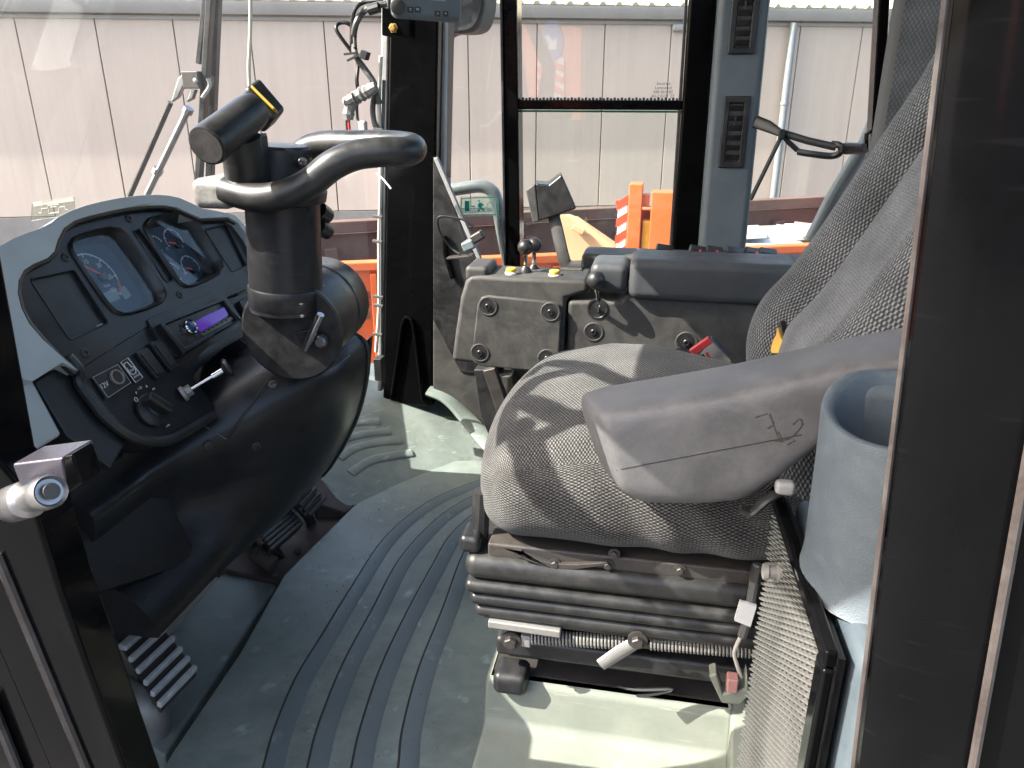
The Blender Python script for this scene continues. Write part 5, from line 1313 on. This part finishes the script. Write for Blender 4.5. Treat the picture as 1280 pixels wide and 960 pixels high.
MB().lathe([(0.014, 0), (0.014, 0.004), (0.010, 0.006)], MF2.p(MF2.uv(497, 9, 0)[0], MF2.uv(497, 9, 0)[1], 0.0), MF2.n, 20).build("round_key", CONS, mon)
mb_ = thing("monitor_bracket", "black steel bracket with one yellow zinc bolt under the display box", "bracket", onY(500, 44, 1.66))
MB().prism([onY(x, y, 1.66) for x, y in ((477, 8), (512, 22), (512, 46), (490, 47), (477, 44))], V((0, 0.04, 0))).build("plate", PAINT, mb_, 0.002)
MB().lathe([(0.010, 0), (0.010, 0.003), (0.0075, 0.0032), (0.0075, 0.009), (0.0055, 0.010)], onY(492, 35, 1.659), (0, -1, 0), 6).build("bolt", plastic("zinc_yellow", (0.55, 0.33, 0.10), 0.35, metal=0.8), mb_, smooth=False)
mir = thing("outside_mirror", "rectangular mirror with rounded black rim, outside behind the display box", "mirror", onY(578, 40, 2.05))
mp_ = sm([onY(x, y, 2.05) for x, y in ((548, -45), (604, -48), (606, 0), (600, 30), (588, 41), (562, 42), (548, 38))], 4, True)
MB().prism(mp_, V((0.02, 0.06, 0))).build("housing", BLACK, mir, 0.006)
cm_ = sum(mp_, V((0, 0, 0)))/len(mp_)
MB().prism([cm_+(p-cm_)*0.90+V((0, -0.022+0.22*(p.z-cm_.z), 0)) for p in mp_], V((0, 0.002, 0))).build("mirror_glass", CHROME, mir)
MB().bar(onY(563, 42, 2.08), onY(560, 60, 2.08), 0.02, 0.02).build("mount", PIPEM, mir)
# wiring by the pillar
wir = thing("wiring_harness", "bundle of dusty grey wires and taped plugs dangling beside the front pillar", "wiring", onY(455, 165, 1.60))
def wpath(pts, r, mat, name, Y=1.62): return MB().tube(sm([onY(x, y, Y+0.01*math.sin(x)) for x, y in pts], 6), r, 8).build(name, mat, wir)
wpath([(483, 5), (470, 7), (455, 14), (445, 30), (442, 50), (445, 70), (455, 85), (468, 105), (474, 130)], 0.0065, WIRE, "thick_wire")
wpath([(478, 0), (455, 3), (444, 12), (440, 30), (440, 60), (447, 78), (446, 100), (448, 115)], 0.004, WIREB, "wire")
wpath([(440, 65), (425, 45), (420, 35), (424, 29), (434, 29), (442, 38), (444, 60)], 0.004, WIREB, "wire")
wpath([(448, 80), (460, 92), (465, 105), (463, 115), (450, 120), (446, 130), (447, 150), (452, 158)], 0.0036, WIRE, "wire")
wpath([(472, 105), (468, 118), (466, 140), (470, 160), (476, 165)], 0.006, WIRE, "thick_wire")
wpath([(476, 70), (474, 130), (476, 220), (474, 300), (474, 380), (470, 440)], 0.0045, WIREL, "wire")
wpath([(480, 100), (478, 200), (477, 300), (477, 430)], 0.004, WIRE, "wire")
for x, y in ((474, 162), (473, 271), (473, 302), (474, 371), (474, 382), (473, 418)):
    MB().bar(onY(x-7, y-1, 1.60), onY(x+5, y+1, 1.60), 0.008, 0.006).build("cable_tie", WIRE, wir, 0.001)
MB().tube([onY(471, 217, 1.60), onY(479, 224, 1.58), onY(489, 236, 1.57)], 0.002, 6).build("tie_tail", WIREL, wir)
MB().tube(sm([onY(x, y, 1.60) for x, y in ((470, 108), (458, 115), (448, 120), (440, 128), (436, 140), (436, 150))], 4), [0.010, 0.011, 0.013, 0.012, 0.015, 0.012, 0.016, 0.013, 0.012, 0.015, 0.013, 0.014, 0.011, 0.012, 0.013, 0.011, 0.012, 0.013, 0.011, 0.010, 0.009][:21], 9).build("taped_joint", TAPE, wir)
MB().tube(sm([onY(x, y, 1.59) for x, y in ((443, 122), (434, 126), (429, 124))], 3), [0.012, 0.010, 0.011, 0.009, 0.010, 0.008, 0.006], 8).build("tape_end", TAPE, wir)
MB().tube([onY(436, 150, 1.6), onY(437, 165, 1.6)], 0.003, 6).build("red_wire", REDP, wir)
MB().tube([onY(433, 150, 1.6), onY(434, 167, 1.6)], 0.0026, 6).build("wire", WIREB, wir)
MB().rbox(onY(454, 159, 1.6), (0.008, 0.008, 0.013), 0.005).build("plug", WIREL, wir)
MB().box(onY(456, 69, 1.60), (0.020, 0.016, 0.016), basis(V((0.4, 0, 1)))).build("clip", WIREB, wir, 0.002)
MB().bar(onY(434, 76, 1.60), onY(450, 68, 1.60), 0.004, 0.004).bar(onY(430, 68, 1.60), onY(446, 66, 1.60), 0.004, 0.004).build("clip_leg", WIREB, wir)
MB().tube([onY(461, 13, 1.6), onY(474, 9, 1.6)], 0.010, 10).build("wire_boot", WIREB, wir)
MB().box(onY(475, 460, 1.60), (0.02, 0.03, 0.055)).build("relay", BLACK, wir, 0.003)
# cord
cd = thing("hanging_cord", "thin cream cord hanging from the roof behind the steering wheel grip", "cord", onY(313, 112, 1.06))
MB().tube(sm([onY(314, -150, 1.06), onY(313, 30, 1.06), onY(311, 80, 1.06), onY(312, 114, 1.06)], 4), 0.0026, 8).build("strand", CREAM, cd)
# wiper
wi = thing("windshield_wiper", "black windshield wiper with two parallel drive rods outside the windshield", "wiper", onY(250, 230, 1.72))
Yw = 1.84
MB().bar(onY(264, -10, Yw), onY(248, 235, Yw+0.0), 0.016, 0.02, (0, 1, 0)).build("arm", BLACK, wi, 0.003)
MB().bar(onY(272, -10, Yw+0.03), onY(262, 235, Yw+0.03), 0.018, 0.02, (0, 1, 0)).build("blade", BLACK, wi, 0.003)
MB().bar(onY(258, -10, Yw+0.01), onY(249, 80, Yw+0.01), 0.014, 0.015, (0, 1, 0)).build("arm_strut", BLACK, wi, 0.003)
MB().tube([onY(162, 245, Yw), onY(213, 128, Yw)], 0.0072, 10).build("drive_rod", IRON, wi)
MB().tube([onY(184, 243, Yw), onY(236, 135, Yw)], 0.0085, 10).build("drive_rod", STEEL, wi)
for x, y in ((235, 138), (197, 214)):
    MB().tube([onY(x-1.5, y+3, Yw), onY(x+1.5, y-3, Yw)], 0.013, 10).build("collar", STEEL, wi)
MB().prism([onY(x, y, Yw-0.02) for x, y in ((213, 128), (222, 122), (234, 96), (228, 92), (222, 98))], V((0, 0.015, 0))).build("rod_end", STEEL, wi, 0.003)
MB().prism([onY(x, y, Yw-0.02) for x, y in ((232, 128), (240, 124), (244, 112), (238, 112))], V((0, 0.015, 0))).build("rod_end", STEEL, wi, 0.003)
MB().box(onY(242, 100, Yw-0.01), (0.045, 0.03, 0.04)).build("pivot_head", IRON, wi, 0.003)
MB().lathe([(0.006, 0), (0.006, 0.004), (0.004, 0.005)], onY(245, 101, Yw-0.027), (0, -1, 0), 14).build("pivot_screw", STEEL, wi)
MB().tube(sm([onY(260, 98, Yw-0.03), onY(262, 108, Yw-0.03), onY(253, 122, Yw-0.03)], 4), 0.005, 8).build("spring_hook", STEEL, wi)
# stickers
st = thing("exit_sticker", "green emergency exit sticker with running figure, on the pane right of the front pillar", "sticker", onY(599, 258, YR+0.03))
EF = Frame(onY(599, 257.5, YR+0.0325), (1, 0, 0), (0, 0, 1))
q = [EF.uv(*p) for p in ((574, 271), (624, 270), (623, 244), (575, 246))]
MB().plate(EF, q, (), -0.0003, 0.0003).build("film", STICK, st, smooth=False)
cc_ = (sum(p[0] for p in q)/4, sum(p[1] for p in q)/4)
qi = [(cc_[0]+(p[0]-cc_[0])*0.93, cc_[1]+(p[1]-cc_[1])*0.88) for p in q]; qj = [(cc_[0]+(p[0]-cc_[0])*0.89, cc_[1]+(p[1]-cc_[1])*0.80) for p in q]
MB().plate(EF, qi, [qj], 0.0004, 0.0008).build("border", GREENS, st, smooth=False)
def epx(pts): return [EF.uv(x, y) for x, y in pts]
MB().plate(EF, epx([(581, 264), (587, 264), (587, 251), (581, 251)]), (), 0.0004, 0.0008).build("door_mark", GREENS, st, smooth=False)
MB().plate(EF, epx([(589, 258.5), (594, 258.5), (594, 257), (589, 257)]), (), 0.0004, 0.0008).build("arrow_mark", GREENS, st, smooth=False)
MB().plate(EF, epx([(597, 264), (599, 260), (597, 257), (599, 253), (603, 254), (605, 257), (602, 258), (603, 260), (606, 262), (605, 264), (601, 261), (599, 265)]), (), 0.0004, 0.0008).build("running_figure", GREENS, st, smooth=False)
MB().lathe([(0.0022, 0), (0.0022, 0.0004)], EF.p(*EF.uv(599, 251), 0.0004), EF.n, 12).build("figure_head", GREENS, st, smooth=False)
k = EF.uv(613, 258)
MB().tube([EF.p(k[0]+0.008*cos(t*pi/8), k[1]+0.010*sin(t*pi/8), 0.0006) for t in range(16)], 0.0006, 5, closed=True).build("hammer_mark", GREENS, st)
ss = thing("diagram_sticker", "clear sticker with a pale line drawing, low on the windshield above the dashboard", "sticker", onP(66, 262, V((-1.45, 1.690, 0.7)), V((0.12, -1, 0))))
SFr = Frame(onP(66, 262, V((-1.45, 1.690, 0.7)), V((0.12, -1, 0))), V((1, 0.12, 0)), (0, 0, 1))
q = [SFr.uv(*p) for p in ((39, 276), (95, 268), (93, 246), (40, 254))]
MB().plate(SFr, q, (), -0.0004, 0.0004).build("film", glassm("sticker_film", (0.80, 0.82, 0.76), 0.10, 1.0), ss, smooth=False)
MB().tube([SFr.p(a_, b_, 0.0006) for a_, b_ in q], 0.0008, 5, closed=True).build("border", WIREL, ss)
for pts in ([(49, 266), (52, 266), (52, 261), (60, 260), (60, 257), (74, 255), (74, 259), (81, 258), (82, 262), (85, 262)], [(61, 262), (61, 267), (74, 265), (74, 260)], [(63, 259), (71, 258)]):
    MB().tube([SFr.p(*SFr.uv(*p), 0.0006) for p in pts], 0.0011, 5).build("line_drawing", WHITE, ss)
MB().bar(SFr.p(*SFr.uv(42, 256), 0.0006), SFr.p(*SFr.uv(92, 249), 0.0006), 0.008, 0.0006, SFr.n).build("header_band", CREAM, ss)
# tie strap on the rear window
tsx = thing("tie_strap", "black webbing strap with a hook, stretched across the rear right pane to the seat", "strap", onY(1010, 185, 1.62))
Ys = 1.66
MB().tube([onY(944, 152, 1.72), onY(960, 158, 1.70), onY(977, 167, 1.68)], [0.0125, 0.0115, 0.007], 12, flat=.2, up=(0, 1, 0)).build("webbing", WIREB, tsx)
MB().tube([onY(977, 166, Ys), onY(1010, 176, Ys-0.02), onY(1045, 184, Ys-0.04)], 0.007, 10, flat=.5, up=(0, 1, 0)).build("webbing", WIREB, tsx)
MB().tube([onY(979, 168, Ys), onY(985, 177, Ys), onY(997, 188, Ys)], 0.005, 8, flat=.4, up=(0, 1, 0)).build("loop", WIREB, tsx)
MB().tube(sm([onY(998, 190, Ys), onY(1018, 193, Ys-0.02), onY(1040, 195, Ys-0.03), onY(1051, 190, Ys-0.04), onY(1050, 182, Ys-0.04), onY(1040, 180, Ys-0.03)], 4), 0.0065, 8).build("hook", WIREB, tsx)
MB().rbox(onY(1064, 186, Ys-0.04), (0.022, 0.008, 0.010), 0.005).build("knot", WIREB, tsx)
MB().tube([onY(1058, 190, Ys-0.04), onY(1082, 188, 1.55)], 0.005, 8).tube([onY(1056, 182, Ys-0.04), onY(1080, 183, 1.55)], 0.006, 8).build("cord_end", WIREB, tsx)
MB().rbox(onY(977, 168, Ys-0.01), (0.006, 0.006, 0.010), 0.003).build("keeper", WIREB, tsx)
MB().tube(sm([onY(976, 172, Ys), onY(960, 205, Ys), onY(938, 250, Ys)], 4), 0.0042, 8).build("cord", WIREB, tsx)
MB().tube([onY(1096, 160, 1.74), onY(1083, 168, 1.74), onY(1083, 190, 1.74)], 0.004, 8).build("anchor", PAINT, tsx)
# rail outside, grey tube behind the seat
gr1 = thing("grab_rail", "bent grey tube handrail outside the pane right of the front pillar", "handrail", onY(630, 340, 1.98))
MB().tube(sm([onY(548, 240, 1.98), onY(575, 236, 1.98), onY(600, 233, 1.98), onY(614, 238, 1.98), onY(621, 252, 1.98), onY(628, 290, 1.98), onY(640, 350, 1.98), onY(660, 460, 1.98)], 6), 0.0165, 14).build("tube", PIPEM, gr1)
gr2 = thing("rear_guard_tube", "grey tube leaning outside the rear right pane, just behind the seat back", "handrail", onY(1046, 235, 2.0))
MB().tube([onY(1100, 140, 2.0), onY(1082, 180, 2.0), onY(1040, 250, 2.0), onY(1015, 300, 2.0)], 0.018, 14).build("tube", PIPEM, gr2)
# clamp with its cable, on the gusset
cl = thing("cable_clamp", "grey clamp with a looped black cable on a thin tray, beside the front pillar", "clamp", onY(585, 320, 1.66))
MB().bar(onY(560, 322, 1.66), onY(592, 319, 1.66), 0.03, 0.004).build("tray", IRON, cl, 0.001)
MB().box(onY(588, 305, 1.65), (0.048, 0.03, 0.022), basis(V((-0.45, 0, 1)))).build("body", plastic("clamp_grey", (0.14, 0.17, 0.18), 0.4), cl, 0.005)
MB().box(onY(597, 296, 1.64), (0.022, 0.032, 0.020), basis(V((-0.6, 0, 1)))).build("jaw", IRON, cl, 0.005)
MB().tube(sm([onY(594, 286, 1.65), onY(582, 276, 1.65), onY(562, 271, 1.65), onY(548, 272, 1.65), onY(550, 290, 1.66), (onY(562, 308, 1.67)), onY(575, 318, 1.66)], 5), 0.0024, 8).build("cable", WIREB, cl)
MB().ball(onY(588, 306, 1.633), 0.006, 8).build("screw_head", STEEL, cl)

# ================================================================== OUTSIDE MIRROR ON THE NEAR FRONT CORNER (throws its shadow on the cushion)
def back(x, y, t=1.56):
    p = onZ(x/3+560, y/3+380, 0.487); return p - SUN_D*t
om = thing("side_mirror", "black exterior mirror on a bent tube bracket at the near front corner of the cab", "mirror", back(270, 600)+V((0, 0, -0.15)))
hb = sm([back(*p) for p in ((205, 500), (270, 450), (330, 445), (365, 470), (352, 492), (398, 520), (385, 585), (352, 660), (345, 760), (300, 818), (245, 790), (215, 690), (172, 752), (165, 620), (212, 560))], 3, True)
MB().prism(hb, -SUN_D*0.05).build("housing", BLACK, om, 0.004)
MB().tube(sm([back(*p) for p in ((900, 420), (700, 350), (580, 292), (440, 248), (385, 238), (335, 252), (300, 275))], 5), 0.013, 12).build("bracket_tube", PAINT, om)
MB().tube(sm([back(*p) for p in ((560, 300), (440, 300), (350, 312), (290, 345), (240, 372), (212, 420), (205, 500))], 5), 0.015, 12).build("bracket_tube", PAINT, om)
MB().tube(sm([back(*p) for p in ((900, 560), (700, 500), (490, 470), (390, 420), (310, 385), (240, 372))], 5), 0.017, 12).build("bracket_tube", PAINT, om)
MB().tube([back(*p) for p in ((520, 490), (370, 520))], 0.014, 12).build("bracket_tube", PAINT, om)
